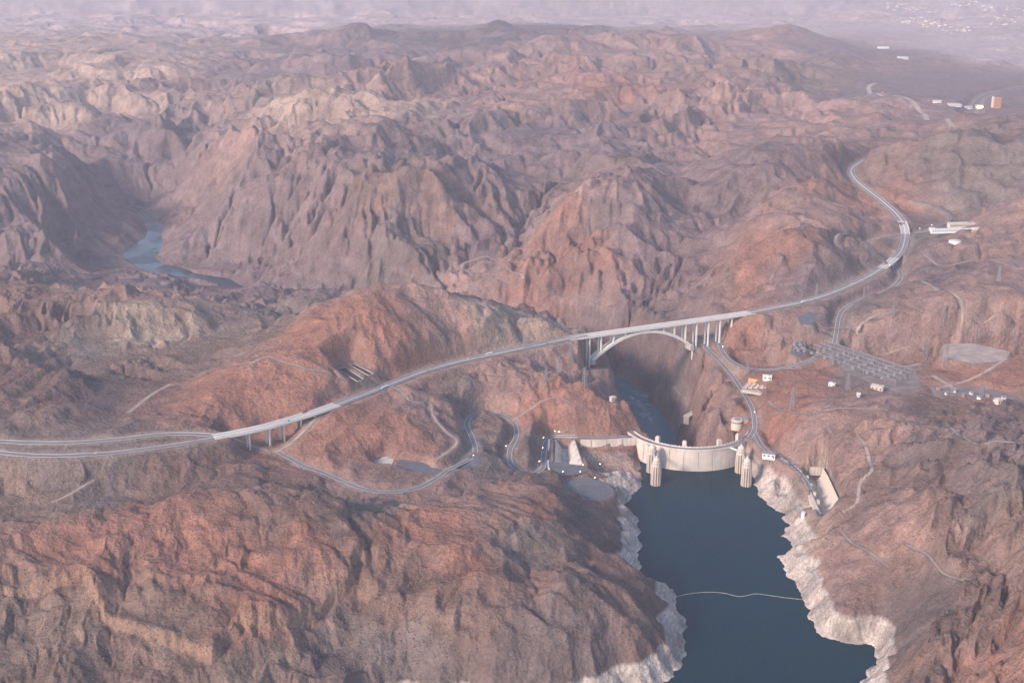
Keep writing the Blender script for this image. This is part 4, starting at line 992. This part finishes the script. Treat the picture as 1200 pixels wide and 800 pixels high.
MB().box((pc.x, pc.y+14, pc.z-2), (46, 4, 16)).build('portal_wall', 'concrete', sp)
pr_ = MB(); n_ = 16; R_ = 12.5
v = [(pc.x+R_*math.cos(math.pi*k/n_), pc.y+11.6, pc.z-9+R_*1.05*math.sin(math.pi*k/n_)) for k in range(n_+1)]; v += [(x, y+1.2, z) for x, y, z in v]
pr_.add(v, [tuple(range(n_+1)), tuple(range(2*n_+1, n_, -1))]+[(k, k+1, k+n_+2, k+n_+1) for k in range(n_)]+[(n_, 0, n_+1, 2*n_+1)]).build('tunnel_mouth', 'dark', sp)
MB().box((pc.x, pc.y-3, pc.z+.2), (52, 11, 1.4)).build('road_bridge', 'asphalt', sp)
for s in (-8.5, 2.5): MB().box((pc.x, pc.y+s, pc.z+1.5), (52, .7, 1.6)).build('parapet', 'dam_concrete', sp)
MB().box((pc.x, pc.y-8.2, pc.z-7), (24, 1.0, 11)).build('painted_shade', 'dark', sp)  # dark box painted as the shade beneath the road bridge

# long white wall by the left lot
rw = empty('retaining_wall', at(643, 530, 49)); tag(rw, 'white concrete wall bordering the left spillway lot', 'wall')
o0 = rw.location.copy(); WLN = catmull([at(643.5, 515, 49)-o0, at(643, 530, 49)-o0, at(642, 545, 49)-o0, at(644, 551, 49)-o0, at(649, 557, 49)-o0], 6)
MB().ribbon(WLN, -1.7, 1.7, -3, 1.2).build('wall_body', 'white', rw); MB().ribbon(WLN, -2.1, 2.1, 1.2, 1.6).build('coping', 'white', rw)

# right hand spillway: long trough with a rounded outer wall and weir piers
sn = empty('spillway', at(962, 575, 20)); tag(sn, 'long cream concrete spillway trough with rounded outer wall on right bank', 'spillway'); o0 = sn.location.copy()
oa, ob = at(966, 548, 48), at(989, 598, 48)
ia, ib = at(938, 552, 48), at(966, 610, 48)
axis = (ob-oa).normalized(); side = Vector((axis.y, -axis.x, 0)); 
if side.x > 0: side = -side
Wd = abs((ia-oa).dot(side)); print('NV trough', (ob-oa).length, Wd)
W2 = 24.0
mb = MB(); prof = []
for k in range(9):
    a = math.radians(10*k); prof.append((W2*(1-math.sin(math.radians(90-a*180/math.pi))) if False else W2*(1-math.cos(a)), 48-W2*1.12*math.sin(a)))
L_ = (ob-oa).length; nseg = 14; v = []; f = []
for i in range(nseg+1):
    t = i/nseg; tap = 1.0 if t > .2 else .55+.45*t/.2
    for d, z in prof: p = oa+axis*(L_*t)+side*(d*tap+(1-tap)*6)-o0; v.append((p.x, p.y, z-o0.z))
k_ = len(prof)
for i in range(nseg):
    for j in range(k_-1): f.append((i*k_+j, i*k_+j+1, (i+1)*k_+j+1, (i+1)*k_+j))
MB().add(v, f).build('trough_wall', 'cream', sn, True)
MB().add([tuple(oa+side*p_[0]+Vector((0,0,p_[1]-48))-o0+axis*L_) for p_ in prof]+[tuple(oa+side*W2+axis*L_-o0)], [tuple(range(k_+1))]).build('end_wall', 'concrete', sn)
fl0, fl1 = oa+side*(W2*.8), ob+side*(W2*.8)
wall_strip(sn, fl0, fl1, 18, 22.5, 30 if (Vector((axis.y, -axis.x, 0)).dot(side) > 0) else -30, 'channel_floor', 'concrete', o0)
wA, wB = oa+side*46-axis*6, ob+side*44+axis*4
wall_strip(sn, wA, wB, 18, 44, 9 if (Vector((axis.y, -axis.x, 0)).dot(side) > 0) else -9, 'weir_crest', 'cream', o0)
for t in (.22, .4, .58, .76):
    p = wA.lerp(wB, t)-o0-side*5; MB().box((p.x, p.y, 40-o0.z), (8, 4.5, 14), math.atan2(axis.y, axis.x)).build('pier', 'cream', sn)
p = oa-axis*1.5+side*14-o0
MB().box((p.x, p.y, 40-o0.z), (30, 3, 18), math.atan2(side.y, side.x)).build('portal_wall', 'concrete', sn)
ap = wA.lerp(wB, .98)-o0+side*6
MB().box((ap.x, ap.y, 36-o0.z), (6, 16, 10), math.atan2(axis.y, axis.x)-1.57).build('end_pier', 'cream', sn)

# basins on the left hill
for bpoly, lb in zip(BASINS, ('larger dark rectangular basin cut in the hilltop left of the highway', 'narrower dark rectangular basin cut in the hilltop left of the highway')):
    c = sum((Vector((p[0], p[1], 0)) for p in bpoly), Vector())/4; r = empty('basin', (c.x, c.y, 176)); tag(r, lb, 'basin', None)
    q_ = [Vector((p[0]-c.x, p[1]-c.y, 0)) for p in bpoly]
    for k in range(4):
        a, b2 = q_[k], q_[(k+1) % 4]; MB().bar((a.x, a.y, .2), (b2.x, b2.y, .2), 1.3, 2.0).build('rim', 'road_pale', r)
    MB().prism([p*0.98 for p in q_], -1.6, -.7).build('floor', 'dark', r)

# ------------------------------------------------------------------ buildings
def building(name, px, py, size, rz, label, wall='cream', roof='roof_grey', z=None, storeys=1, cat='building', group=None, windows=True, bz=2.0):
    p = look(px, py); zz = p.z if z is None else z
    if z is not None: p = at(px, py, z)
    o = empty(name, (p.x, p.y, zz), math.radians(rz)); tag(o, label, cat, group); sx, sy, sz = size
    MB().box((0, 0, sz/2-bz), (sx, sy, sz+bz*2)).build('wall', wall, o)
    rf = MB().box((0, 0, sz+bz-.9+.6), (sx+1.2, sy+1.2, 1.2)).build('roof', roof, o)
    MB().box((sx*.2, 0, sz+bz+1.2), (sx*.18, sy*.3, 2.0)).build('roof_unit', 'steel', rf)
    if windows:
        n = max(2, int(sx/7)); hh = sz/storeys
        for k in range(n):
            for s_ in range(storeys):
                MB().box((-sx/2+(k+.5)*sx/n, -sy/2-.05, hh*(s_+.55)), (sx/n*.5, .3, hh*.4)).build('window', 'glass', o)
    MB().box((sx*.38, -sy/2-.08, 1.5+.2), (2.0, .4, 3.2)).build('door', 'dark', o)
    return o
building('lakeside_building', 901, 535, (26, 13, 8), -18, 'white flat roofed building by the lakeside road next to the dam', 'white', 'roof_grey', 50)
vc_ = at(864, 493, 52); ve = empty('visitor_centre', vc_); tag(ve, 'drum shaped cream visitor building on the canyon edge above dam', 'building')
MB().lathe([(13, -22), (13, 3), (12.3, 3), (12.3, 4)], 28).build('drum_wall', 'cream', ve); MB().lathe([(12.3, 2.8), (8, 3.6), (7.6, 4.8), (4, 5.2)], 28).build('roof', 'roof_grey', ve)
MB().box((17, 4, -3), (14, 16, 14)).build('annex', 'orange', ve); MB().box((17, 4, 4.3), (15, 17, 1.0)).build('annex_roof', 'roof_grey', ve)
for k in range(7):
    a = math.radians(200+k*20); MB().box((13*math.cos(a), 13*math.sin(a), -1), (.5, 2.6, 3.4), a).build('window', 'glass', ve)
ga = at(887, 455, 82); ge = empty('parking_garage', ga, math.radians(-28)); tag(ge, 'stepped parking garage glowing orange cut into the red hillside', 'garage')
for k in range(5):
    MB().box((-24+k*12, 2+k*1.5, 2+k*1.6), (9.6, 40, 1.2)).build('parking_deck', 'concrete', ge)
    MB().box((-24+k*12+5.6, 2+k*1.5, 3.0+k*1.6), (.6, 40, 4.4)).build('deck_wall', 'orange', ge)
    for j in range(3): MB().box((-24+k*12+4.9, -12+j*13+k*1.5, 3.9+k*1.6), (.5, 4.5, .7)).build('light_strip', 'lamp', ge)
MB().box((2, 26, 6), (62, 4, 12)).build('back_wall', 'orange', ge); MB().box((4, -1, -3), (66, 48, 6)).build('plinth', 'concrete', ge)
building('garage_office', 899, 444, (20, 10, 7), -10, 'small white roofed office above the glowing garage', 'white', 'white')
building('maintenance_building', 975, 452, (14, 9, 5), -35, 'small white shed at the edge of the switchyard', 'white', 'white')
building('control_house', 1028, 456, (26, 14, 7), -30, 'pale yellow control building beside the switchyard', 'cream', 'cream')
building('maintenance_building', 1006, 464.5, (7, 6, 6), 0, 'tiny white hut below the switchyard fence', 'white', 'white')
building('storage_tank_house', 1170, 473, (11, 11, 9), 20, 'cream cube shaped valve house by the pale gravel road', 'cream', 'cream')
building('long_hall', 1129, 265, (92, 22, 8), 6, 'long pale roofed hall beside the inspection station', 'cream', 'cream', None)
building('inspection_canopy', 1120, 271, (150, 12, 6), 7, 'long white canopy of the roadside inspection station', 'white', 'white', None)
building('service_building', 1092, 270, (16, 10, 6), 0, 'small white kiosk next to the highway overpass', 'white', 'white')
building('service_building', 1142, 272, (14, 10, 7), 0, 'small pink building below the inspection canopy', 'orange', 'white')
tk = look(1119, 284); te = empty('storage_tank', tk); tag(te, 'wide low white storage tank on the slope below inspection station', 'tank')
MB().lathe([(17, -3), (17, 5), (16, 5.4)], 32).build('tank_wall', 'white', te); MB().lathe([(16.2, 5.2), (8, 7), (.5, 7.6)], 32).build('tank_roof', 'cream', te)
# hotel and neighbour far up the valley
h = building('tower_block', 1167, 126, (36, 26, 44), 8, 'orange tower block far up the valley by the distant highway', 'orange', 'orange', None, 9, windows=True)
MB().box((-21, -4, 26), (8, 10, 52)).build('stair_tower', 'cream', h)
g_ = building('casino_hall', 1147.5, 127, (34, 24, 14), -5, 'bright yellow lit low building beside the distant highway', 'yellow', 'yellow', None, 2)
MB().box((0, -12.6, 8), (26, .5, 8)).build('lit_sign', 'lampw', g_)
building('warehouse', 1118, 124, (60, 40, 8), 4, 'pale flat warehouse on the plain left of the tower block', 'white', 'house')
building('warehouse', 1133, 127, (44, 26, 8), 10, 'pale flat shed on the plain beside the yellow building', 'white', 'house')
building('warehouse', 1098, 120, (40, 20, 7), -12, 'small pale shed alone on the plain behind the dark hill', 'white', 'house')
building('warehouse', 1035, 57, (70, 40, 9), 0, 'lone white warehouse on the far purple plain', 'white', 'white')
building('warehouse', 1058, 69, (60, 40, 9), 15, 'white warehouse where the distant road bends', 'white', 'white')
# powerhouse and outlet works in the gorge
pw = at(816, 521, -96); d_ = Vector((rr[4].x-rr[2].x, rr[4].y-rr[2].y, 0)).normalized(); rz_ = math.atan2(d_.y, d_.x)
po = empty('powerhouse', (pw.x, pw.y, RIVZ), rz_); tag(po, 'grey concrete powerhouse wing at the river foot of the dam', 'building')
MB().box((0, 0, 18), (130, 24, 36)).build('wall', 'concrete', po); MB().box((0, 0, 36.8), (132, 25.5, 1.8)).build('roof', 'roof_grey', po)
for k in range(10): MB().box((-58+k*13, 12.1, 20), (4, .4, 22)).build('window', 'glass', po); 
for k in range(6): MB().box((-50+k*20, 0, 38.4), (8, 12, 2.2)).build('roof_vent', 'concrete', po)
ow = look(809, 491); oe = empty('outlet_house', ow, 0.9); tag(oe, 'slanted concrete outlet house on the canyon wall below dam', 'building')
MB().box((0, 0, 3), (40, 15, 20)).build('wall', 'concrete', oe); MB().box((0, 0, 13.6), (42, 16.5, 1.4)).build('roof', 'cream', oe)
for k in range(5): MB().box((-15+k*7.5, -7.6, 5), (3.6, .4, 8)).build('gate', 'dark', oe)
oq = look(700.5, 469); 
building('outlet_house', 718, 470, (12, 9, 9), 30, 'small pale hut on the left canyon wall', 'cream', 'cream')

# ------------------------------------------------------------------ towns far off
random.seed(5)
hm0 = MB().box((0, 0, 2), (16, 12, 7)); hm0.add([(-8.6, -6.6, 5.5), (8.6, -6.6, 5.5), (8.6, 6.6, 5.5), (-8.6, 6.6, 5.5), (-8.2, 0, 9), (8.2, 0, 9)], [(0,1,5,4), (2,3,4,5), (1,2,5), (3,0,4), (3,2,1,0)])
protos = [hm0.build('house', k) for k in ('house', 'house2', 'house2')]
cells = []
for (x0, y0, x1, y1, n) in ((1040,4,1075,13,34),(1068,8,1098,15,26),(1052,20,1090,28,34),(1078,25,1115,33,40),(1105,31,1140,41,34),(1115,2,1150,8,24),(1150,6,1200,16,30),(1160,18,1200,30,28)):
    for _ in range(n): cells.append((random.uniform(x0, x1), random.uniform(y0, y1)))
for i, (px, py) in enumerate(cells):
    p = look(px, py+ (px-1040)*.0); pr0 = protos[i % 3]
    o = pr0 if i < 3 else pr0.copy()
    if i >= 3: COL.objects.link(o)
    s_ = random.uniform(.6, 1.25); o.location = (p.x, p.y, p.z-.5); o.scale = (s_*1.2, s_*1.2, s_); o.rotation_euler = (0, 0, random.choice((0.2, 1.77))+random.uniform(-.1, .1))
    tag(o, 'tiny pale house of the far town on the plain' if i % 3 == 0 else 'tiny brown house of the far town on the plain', 'house', 'houses of the far town')

# ------------------------------------------------------------------ power lines
def pylon(h):
    o = empty('pylon'); mb = MB(); w = h*.11; t = h*.02; wt = 1.1
    for sx in (-1, 1):
        for sy in (-1, 1): MB().bar((sx*w, sy*w, -3), (sx*t, sy*t, h), .55).build('leg', 'steel', o)
    bz = MB(); n = 7
    for k in range(n):
        z0, z1 = h*k/n, h*(k+1)/n; a = w+(t-w)*k/n; c = w+(t-w)*(k+1)/n
        for s in (-1, 1):
            bz.bar((-a, s*a, z0), (c, s*c, z1), .3); bz.bar((a, s*a, z0), (-c, s*c, z1), .3); bz.bar((s*a, -a, z0), (s*c, c, z1), .3); bz.bar((s*a, a, z0), (s*c, -c, z1), .3)
    bz.build('bracing', 'steel', o)
    for k, z in enumerate((.72, .84, .96)):
        MB().bar((-h*.17, 0, h*z), (h*.17, 0, h*z), .7, .8).build('cross_arm', 'steel', o)
    return o
PYL = [(1046,371,38,'lattice pylon beside the old road bend'),(1105,380,50,'tall lattice pylon on the right hand slope above gravel pad'),(1108,426,45,'lattice pylon standing at the pale gravel pad'),(993,458,42,'lattice pylon at the lower switchyard corner'),(975,430,40,'lattice pylon where the old road meets the switchyard'),(929,478,48,'lattice pylon on the red slope below the garage hill'),(876,438,34,'lattice pylon beside the switchback under the bridge'),(669,424,42,'lattice pylon on the left rim near the arch bridge'),(685,453,45,'lattice pylon on the left canyon rim above the dam'),(615,408,36,'lattice pylon next to the highway on the left rim'),(640,448,38,'lattice pylon on the pink knoll left of the gorge'),(655,436,38,'lattice pylon behind the pink knoll left of the gorge'),(1012,350,32,'lattice pylon on the slope above the old road'),(1170,330,40,'lattice pylon on the far right hillside'),(1115,464,34,'lattice pylon at the near end of the grey storage yard'),(1150,466,34,'lattice pylon in the middle of the grey storage yard'),(1085,420,36,'lattice pylon between the switchyard and the pale gravel pad'),(957,345,30,'lattice pylon beside the highway right of the arch bridge')]
pp = pylon(40)
for i, (px, py, h_, lb) in enumerate(PYL):
    o = pp if i == 0 else copy_tree(pp); o.location = look(px, py); o.scale = (h_/40,)*3; o.rotation_euler = (0, 0, .35+.2*(i % 3)); tag(o, lb, 'pylon', 'pylons of the power lines')
for i in range(9):
    o = building('storage_container', 1100+i*9.5, 457+i*1.3+(i % 2)*4, (9, 5, 4), 10+i*23, 'small %s container in the grey storage yard' % ('white' if i % 3 else 'orange'), 'white' if i % 3 else 'orange', 'steel', None, 1, 'container', 'containers in the storage yard', False)
# switchyard gantries
ga0, ga1 = at(966, 404, 124), at(1072, 440, 124); gd = (ga1-ga0).normalized(); gn = Vector((gd.y, -gd.x, 0)); GL = (ga1-ga0).length
gr = empty('gantry'); nb = 9
for k in range(nb+1):
    for s in (0,): MB().bar((k*GL/nb, 0, -2), (k*GL/nb, 0, 13), .6).build('post', 'steel', gr)
MB().bar((0, 0, 12.4), (GL, 0, 12.4), .8, 1.0).build('beam', 'steel', gr); MB().bar((0, 0, 8.4), (GL, 0, 8.4), .5, .5).build('busbar', 'steel', gr)
gl = ['steel busbar gantry at the uphill edge of the switchyard', 'steel busbar gantry second from the uphill edge of the switchyard', 'steel busbar gantry third from the uphill edge of the switchyard', 'steel busbar gantry fourth from the uphill edge of the switchyard', 'steel busbar gantry along the downhill edge of the switchyard']
for i in range(5):
    o = gr if i == 0 else copy_tree(gr); q_ = ga0+gn*(i*22)+gd*(i*4); o.location = (q_.x, q_.y, 124); o.rotation_euler = (0, 0, math.atan2(gd.y, gd.x)); tag(o, gl[i], 'gantry', 'gantries of the switchyard')
tf = empty('transformer'); MB().box((0, 0, 2.4), (6, 4, 4.8)).build('tank', 'roof_grey', tf)
for s in (-1, 0, 1): MB().lathe([(.5, 4.8), (.35, 7.6)], 8, (s*1.8, 0, 0)).build('bushing', 'steel', tf)
for s in (-1, 1): MB().box((s*3.6, 0, 2.2), (1.0, 3.4, 3.4)).build('radiator', 'steel', tf)
k_ = 0
for i in range(4):
    for j in range(6):
        q_ = ga0+gn*(11+i*22)+gd*((j+.7)*GL/6.4)
        o = tf if k_ == 0 else copy_tree(tf); k_ += 1
        o.location = (q_.x, q_.y, 124); o.rotation_euler = (0, 0, math.atan2(gd.y, gd.x)); tag(o, 'grey transformer standing between the switchyard gantries', 'transformer', 'transformers in the long switchyard')
for i in range(6):
    q_ = at(931+2.3*i, 405+(i % 3)*3.5, 118); o = copy_tree(tf); o.location = q_; tag(o, 'grey transformer in the small substation beside old road', 'transformer', 'transformers in the small substation')
for i in range(3):
    o = empty('gantry', at(930, 404+i*5, 118), .2); tag(o, 'low steel gantry in the small substation beside old road', 'gantry', 'gantries of the small substation')
    for x in (0, 14, 28): MB().bar((x, 0, -1), (x, 0, 12), .8).build('post', 'steel', o)
    MB().bar((0, 0, 11.6), (28, 0, 11.6), 1.0, 1.2).build('beam', 'steel', o)

# ------------------------------------------------------------------ street lamps
def lamp(white):
    o = empty('street_lamp'); MB().lathe([(.35, -1), (.2, 9)], 8).build('post', 'steel', o); MB().bar((0, 0, 8.8), (1.6, 0, 9.2), .22).build('arm', 'steel', o)
    MB().lathe([(.2, 8.6), (.62, 8.8), (.62, 9.2), (.2, 9.5)], 10, (1.7, 0, 0)).build('lantern', 'lampw' if white else 'lamp', o); return o
LAMPS = [(636,517,0,'lit lamp at the tunnel end of the left road'),(649,509.5,0,'lit lamp beside the left spillway portal'),(654,510,0,'lit lamp on the left spillway bridge'),(635,529,0,'lit lamp on the slope side of the left lot road'),(631,545,0,'lit lamp at the bend above the white wall'),(658.5,557,1,'lit lamp at the near edge of the left lot'),(679,557,1,'lit lamp between the two left lots'),(696,564,1,'lit lamp at the uphill edge of the oval lot'),(702,548,1,'lit lamp on the rocks right of the left spillway'),(682,549,1,'lit lamp at the right corner of the left lot'),(554,538,1,'lit lamp at the viewpoint lot on the road bend'),(592,527,1,'lit lamp inside the road loop'),(846,410,1,'lit lamp at the switchback under the bridge'),(883,487,0,'lit lamp where the old road leaves the dam'),(1077,271,1,'lit lamp by the highway overpass'),(1091,267,1,'lit lamp at the inspection station gate'),(1112,265.5,1,'lit lamp at the end of the long hall'),(1041,314,1,'lit lamp below the old road overpass')]
l1, l2 = lamp(True), lamp(False); used = set()
for px, py, w_, lb in LAMPS:
    src = l1 if w_ else l2; o = src if w_ not in used else copy_tree(src); used.add(w_)
    o.location = look(px, py); tag(o, lb, 'street lamp', 'lit street lamps')

# ------------------------------------------------------------------ vehicles
def car(colr):
    o = empty('car'); bd = MB().box((0, 0, .75), (4.6, 1.9, .8), 0, .95).build('body', colr, o)
    MB().box((-.2, 0, 1.42), (2.6, 1.7, .66), 0, .8).build('cabin', 'glass', o); MB().box((-.2, 0, 1.79), (1.9, 1.35, .1)).build('roof', colr, o)
    for x in (-1.4, 1.4):
        for s in (-1, 1):
            w_ = MB().lathe([(.34, -.12), (.34, .12)], 12).build('wheel', 'tyre', o); w_.rotation_euler = (math.pi/2, 0, 0); w_.location = (x, s*.9, .34)
    for s in (-1, 1): MB().box((2.26, s*.6, .85), (.1, .4, .2)).build('headlight', 'white', o)
    return o
def truck():
    o = empty('truck'); MB().box((-3, 0, 2.6), (14.5, 2.6, 2.9)).build('trailer', 'car_white', o); MB().box((6.4, 0, 1.9), (2.8, 2.4, 2.7), 0, .9).build('cab', 'car_white', o)
    MB().box((7.75, 0, 2.5), (.15, 2.0, .9)).build('windscreen', 'glass', o); MB().box((-.5, 0, .95), (15, 1.4, .4)).build('chassis', 'car_black', o)
    for x in (-8.5, -7.2, 2.8, 4.1, 6.8):
        for s in (-1, 1):
            w_ = MB().lathe([(.5, -.16), (.5, .16)], 12).build('wheel', 'tyre', o); w_.rotation_euler = (math.pi/2, 0, 0); w_.location = (x, s*1.1, .5)
    return o
def on_line(L, px, off):
    f = lambda p: 600+FOC*p.x/(p.y*CP-(p.z-CAMZ)*SP)
    i = min(range(1, len(L)-1), key=lambda i: abs(f(L[i])-px)); d = (L[i+1]-L[i-1]).normalized(); n = Vector((d.y, -d.x, 0))
    return L[i]+n*off+Vector((0, 0, .3)), math.atan2(d.y, d.x)
tr0 = truck(); first = True
for L, px, off, lb in ((LINES['HWY_W'], 574, 5, 'white articulated truck on the highway short of the arch bridge'), (LINES['HWY_W'], 447, -6, 'white articulated truck on the highway near the hilltop basins'), (LINES['HWY_E'], 940, 5, 'white truck climbing the highway right of the arch bridge')):
    o = tr0 if first else copy_tree(tr0); first = False; p, rz = on_line(L, px, off); o.location = p; o.rotation_euler = (0, 0, rz); tag(o, lb, 'truck', 'trucks on the highway')
cars = {k: car(k) for k in ('car_white', 'car_grey', 'car_blue', 'car_red', 'car_black')}; fresh = set(cars)
def put_car(k, loc, rz, lb, grp):
    o = cars[k] if k in fresh else copy_tree(cars[k]); fresh.discard(k); o.location = loc; o.rotation_euler = (0, 0, rz); tag(o, lb, 'car', grp)
for L, px, off, k, lb in ((LINES['HWY_W'], 551, 5, 'car_white', 'white car behind the truck short of the arch bridge'), (LINES['HWY_E'], 949, 5, 'car_white', 'white car ahead of the truck right of the arch bridge'), (LINES['HWY_E'], 957, -5, 'car_grey', 'grey car coming down to the arch bridge'), (LINES['HWY_E3'], 1012, 5, 'car_white', 'white car on the highway below the dark peak'), (vl, 338, -5, 'car_black', 'dark car crossing the low viaduct'), (LINES['HWY_E3'], 1030, -5, 'car_grey', 'grey car on the highway bend near the pass'), (LINES['HWY_W'], 500, -5, 'car_red', 'red car on the highway above the looping old road'), (LINES['HWY_W'], 640, -5, 'car_blue', 'blue car about to cross the arch bridge'), (LINES['HWY_E'], 1000, -5, 'car_white', 'white car just below the first overpass'), (LINES['HWY_B'], 110, 3, 'car_white', 'white car on the lower carriageway left of the viaduct')):
    p, rz = on_line(L, px, off); put_car(k, p, rz, lb, 'cars on the highway')
ck = ['car_white', 'car_grey', 'car_blue', 'car_white', 'car_red', 'car_black']
cn = dict(car_white='white', car_grey='grey', car_blue='blue', car_red='red', car_black='black')
for i in range(22):
    px = 912+i*1.35; p, rz = on_line(LINES['NV_LAKE'], px, (-3.6, 3.6)[i % 2]); p.z = p.z-.2; k = ck[(i*7+i//3) % 6]
    put_car(k, p, rz+(1.4 if i % 2 else 0), '%s car parked along the lakeside road by the right spillway' % cn[k], 'cars parked by the right spillway')
# ------------------------------------------------------------------ on the lake
bo = []
for x, y in ((789,700),(800,697),(815,694.5),(833,693.5),(850,695),(865,698.5),(875,697.5),(885,695.5),(900,697),(920,700),(939,702)): bo.append(at(x, y, 0.3))
bl = catmull(bo, 3.0); bm_ = empty('buoy_line', bl[0]); tag(bm_, 'pale line of floats strung across the reservoir', 'float line')
MB().ribbon([p-bl[0] for p in bl], -.28, .28, 0, .35).build('cable', 'concrete', bm_)
fm = MB()
for p in bl: q_ = p-bl[0]; fm.lathe([(.2, -.3), (.75, 0), (.75, .5), (.2, .8)], 6, (q_.x, q_.y, q_.z))
fo = fm.build('float', 'concrete', bm_); fo['kind'] = 'stuff'
def boat(loc, rz, lb):
    o = empty('boat', loc, rz); tag(o, lb, 'boat')
    MB().add([(-4,-1.4,0),(2,-1.4,0),(4.6,0,.2),(2,1.4,0),(-4,1.4,0),(-4,-1.7,1.3),(2,-1.7,1.4),(5.2,0,1.7),(2,1.7,1.4),(-4,1.7,1.3)], [(4,3,2,1,0),(5,6,7,8,9),(0,1,6,5),(1,2,7,6),(2,3,8,7),(3,4,9,8),(4,0,5,9)]).build('hull', 'white', o)
    MB().box((-.5, 0, 2.2), (3, 2.2, 1.6), 0, .8).build('cabin', 'white', o); MB().box((1.05, 0, 2.3), (.12, 1.6, .8)).build('windscreen', 'glass', o)
boat(at(923, 610, 0), .5, 'small white boat moored at the right lake shore')
building('shore_shed', 941.5, 604, (9, 6, 5), 60, 'tiny white shed on the pale shore rocks of the right bank', 'white', 'white')

# foam rafts in the tailwater
random.seed(9)
for i, (px, py, l, w_) in enumerate(((741,466,16,9),(750,475,22,9),(755,479,24,10),(758,484,26,10),(753,486,20,9),(762,491,20,6),(748,470,12,7))):
    p = at(px, py, RIVZ+.25); n_ = 14; a0 = rz_
    poly = [(p.x+math.cos(2*math.pi*k/n_)*l*random.uniform(.7, 1.1)*math.cos(a0)-math.sin(2*math.pi*k/n_)*w_*random.uniform(.6, 1.1)*math.sin(a0), p.y+math.cos(2*math.pi*k/n_)*l*random.uniform(.7, 1.1)*math.sin(a0)+math.sin(2*math.pi*k/n_)*w_*random.uniform(.6, 1.1)*math.cos(a0)) for k in range(n_)]
    MB().add([(x, y, RIVZ+.25) for x, y in poly], [tuple(range(n_))]).build('foam', 'foam', river)

# ------------------------------------------------------------------ desert scrub and boulders, far too many to count
def scatter(name, n, material, smin, smax, flat, seed, want):
    r = np.random.default_rng(seed); uq = r.uniform(-.50, .50, n*3); yq = np.exp(r.uniform(math.log(1300), math.log(3600), n*3)); xq = uq*yq
    fi = (uq+UMAX)/(2*UMAX)*(NU-1); i = fi.astype(int); j = np.clip(np.searchsorted(yf, yq)-1, 0, NV-2)
    ok = want(j, i); j, i, xq, yq, fi = j[ok][:n], i[ok][:n], xq[ok][:n], yq[ok][:n], fi[ok][:n]
    a = fi-i; b2 = (yq-yf[j])/(yf[j+1]-yf[j])
    zq = (Z[j, i]*(1-a)+Z[j, i+1]*a)*(1-b2)+(Z[j+1, i]*(1-a)+Z[j+1, i+1]*a)*b2
    n = len(xq); s = r.uniform(smin, smax, n)**1.0*r.uniform(.6, 1.2, n)
    base = np.array([(1,0,0),(.31,.95,0),(-.81,.59,0),(-.81,-.59,0),(.31,-.95,0),(0,0,1)], np.float32)
    rot = r.uniform(0, 6.28, n); c_, s_ = np.cos(rot)[:, None], np.sin(rot)[:, None]
    jit = r.uniform(.7, 1.25, (n, 6)); vx = base[:, 0]*jit; vy = base[:, 1]*jit
    V = np.stack([xq[:, None]+(vx*c_-vy*s_)*s[:, None], yq[:, None]+(vx*s_+vy*c_)*s[:, None], zq[:, None]+(base[:, 2]*jit*flat)*s[:, None]-.25*s[:, None]], -1).reshape(-1, 3).astype(np.float32)
    T = np.array([(0,1,5),(1,2,5),(2,3,5),(3,4,5),(4,0,5)]); FQ = (np.arange(n)[:, None, None]*6+T[None]).reshape(-1, 3)
    me = bpy.data.meshes.new(name); me.vertices.add(len(V)); me.vertices.foreach_set('co', V.ravel()); me.loops.add(FQ.size); me.loops.foreach_set('vertex_index', FQ.ravel().astype(np.int32))
    me.polygons.add(len(FQ)); me.polygons.foreach_set('loop_start', np.arange(0, FQ.size, 3, dtype=np.int32)); me.polygons.foreach_set('loop_total', np.full(len(FQ), 3, np.int32)); me.update(calc_edges=True); me.validate()
    me.materials.append(material); o = bpy.data.objects.new(name, me); COL.objects.link(o); return o
M['scrub'] = mat('desert_scrub', (.062,.054,.036), .9); M['boulder'] = mat('boulder_rock', (.19,.125,.10), .95)
dens = fbm(X, Y, 180, 3, 131)
tag(scatter('desert_scrub', 44000, M['scrub'], .7, 1.7, .9, 21, lambda j, i: (SDL[j, i] > 60) & (ROADM[j, i] < .1) & (Z[j, i] > -60) & (dens[j, i] > -.25)), 'sparse dark desert scrub dotted over the slopes', None, None, 'stuff')
tag(scatter('boulders', 16000, M['boulder'], .8, 2.4, 1.0, 22, lambda j, i: (SDL[j, i] > 45) & (ROADM[j, i] < .05) & (SL[j, i] > .35) & (Z[j, i] > -120)), 'scattered boulders on the steep rocky slopes', None, None, 'stuff')

# ------------------------------------------------------------------ the air
hz = MB().box((0, 22000, (1180-150)/2), (60000, 51000, 1330)).build('haze', 'white'); hz.data.materials.clear()
hm = bpy.data.materials.new('haze_air'); hm.use_nodes = True; nt = hm.node_tree; nt.nodes.clear()
out = nt.nodes.new('ShaderNodeOutputMaterial'); pv = nt.nodes.new('ShaderNodeVolumePrincipled')
pv.inputs['Color'].default_value = (.92, .87, 1.0, 1); pv.inputs['Density'].default_value = HAZE_DENSITY; pv.inputs['Anisotropy'].default_value = 0.0
nt.links.new(pv.outputs[0], out.inputs['Volume']); hz.data.materials.append(hm); tag(hz, kind='stuff')
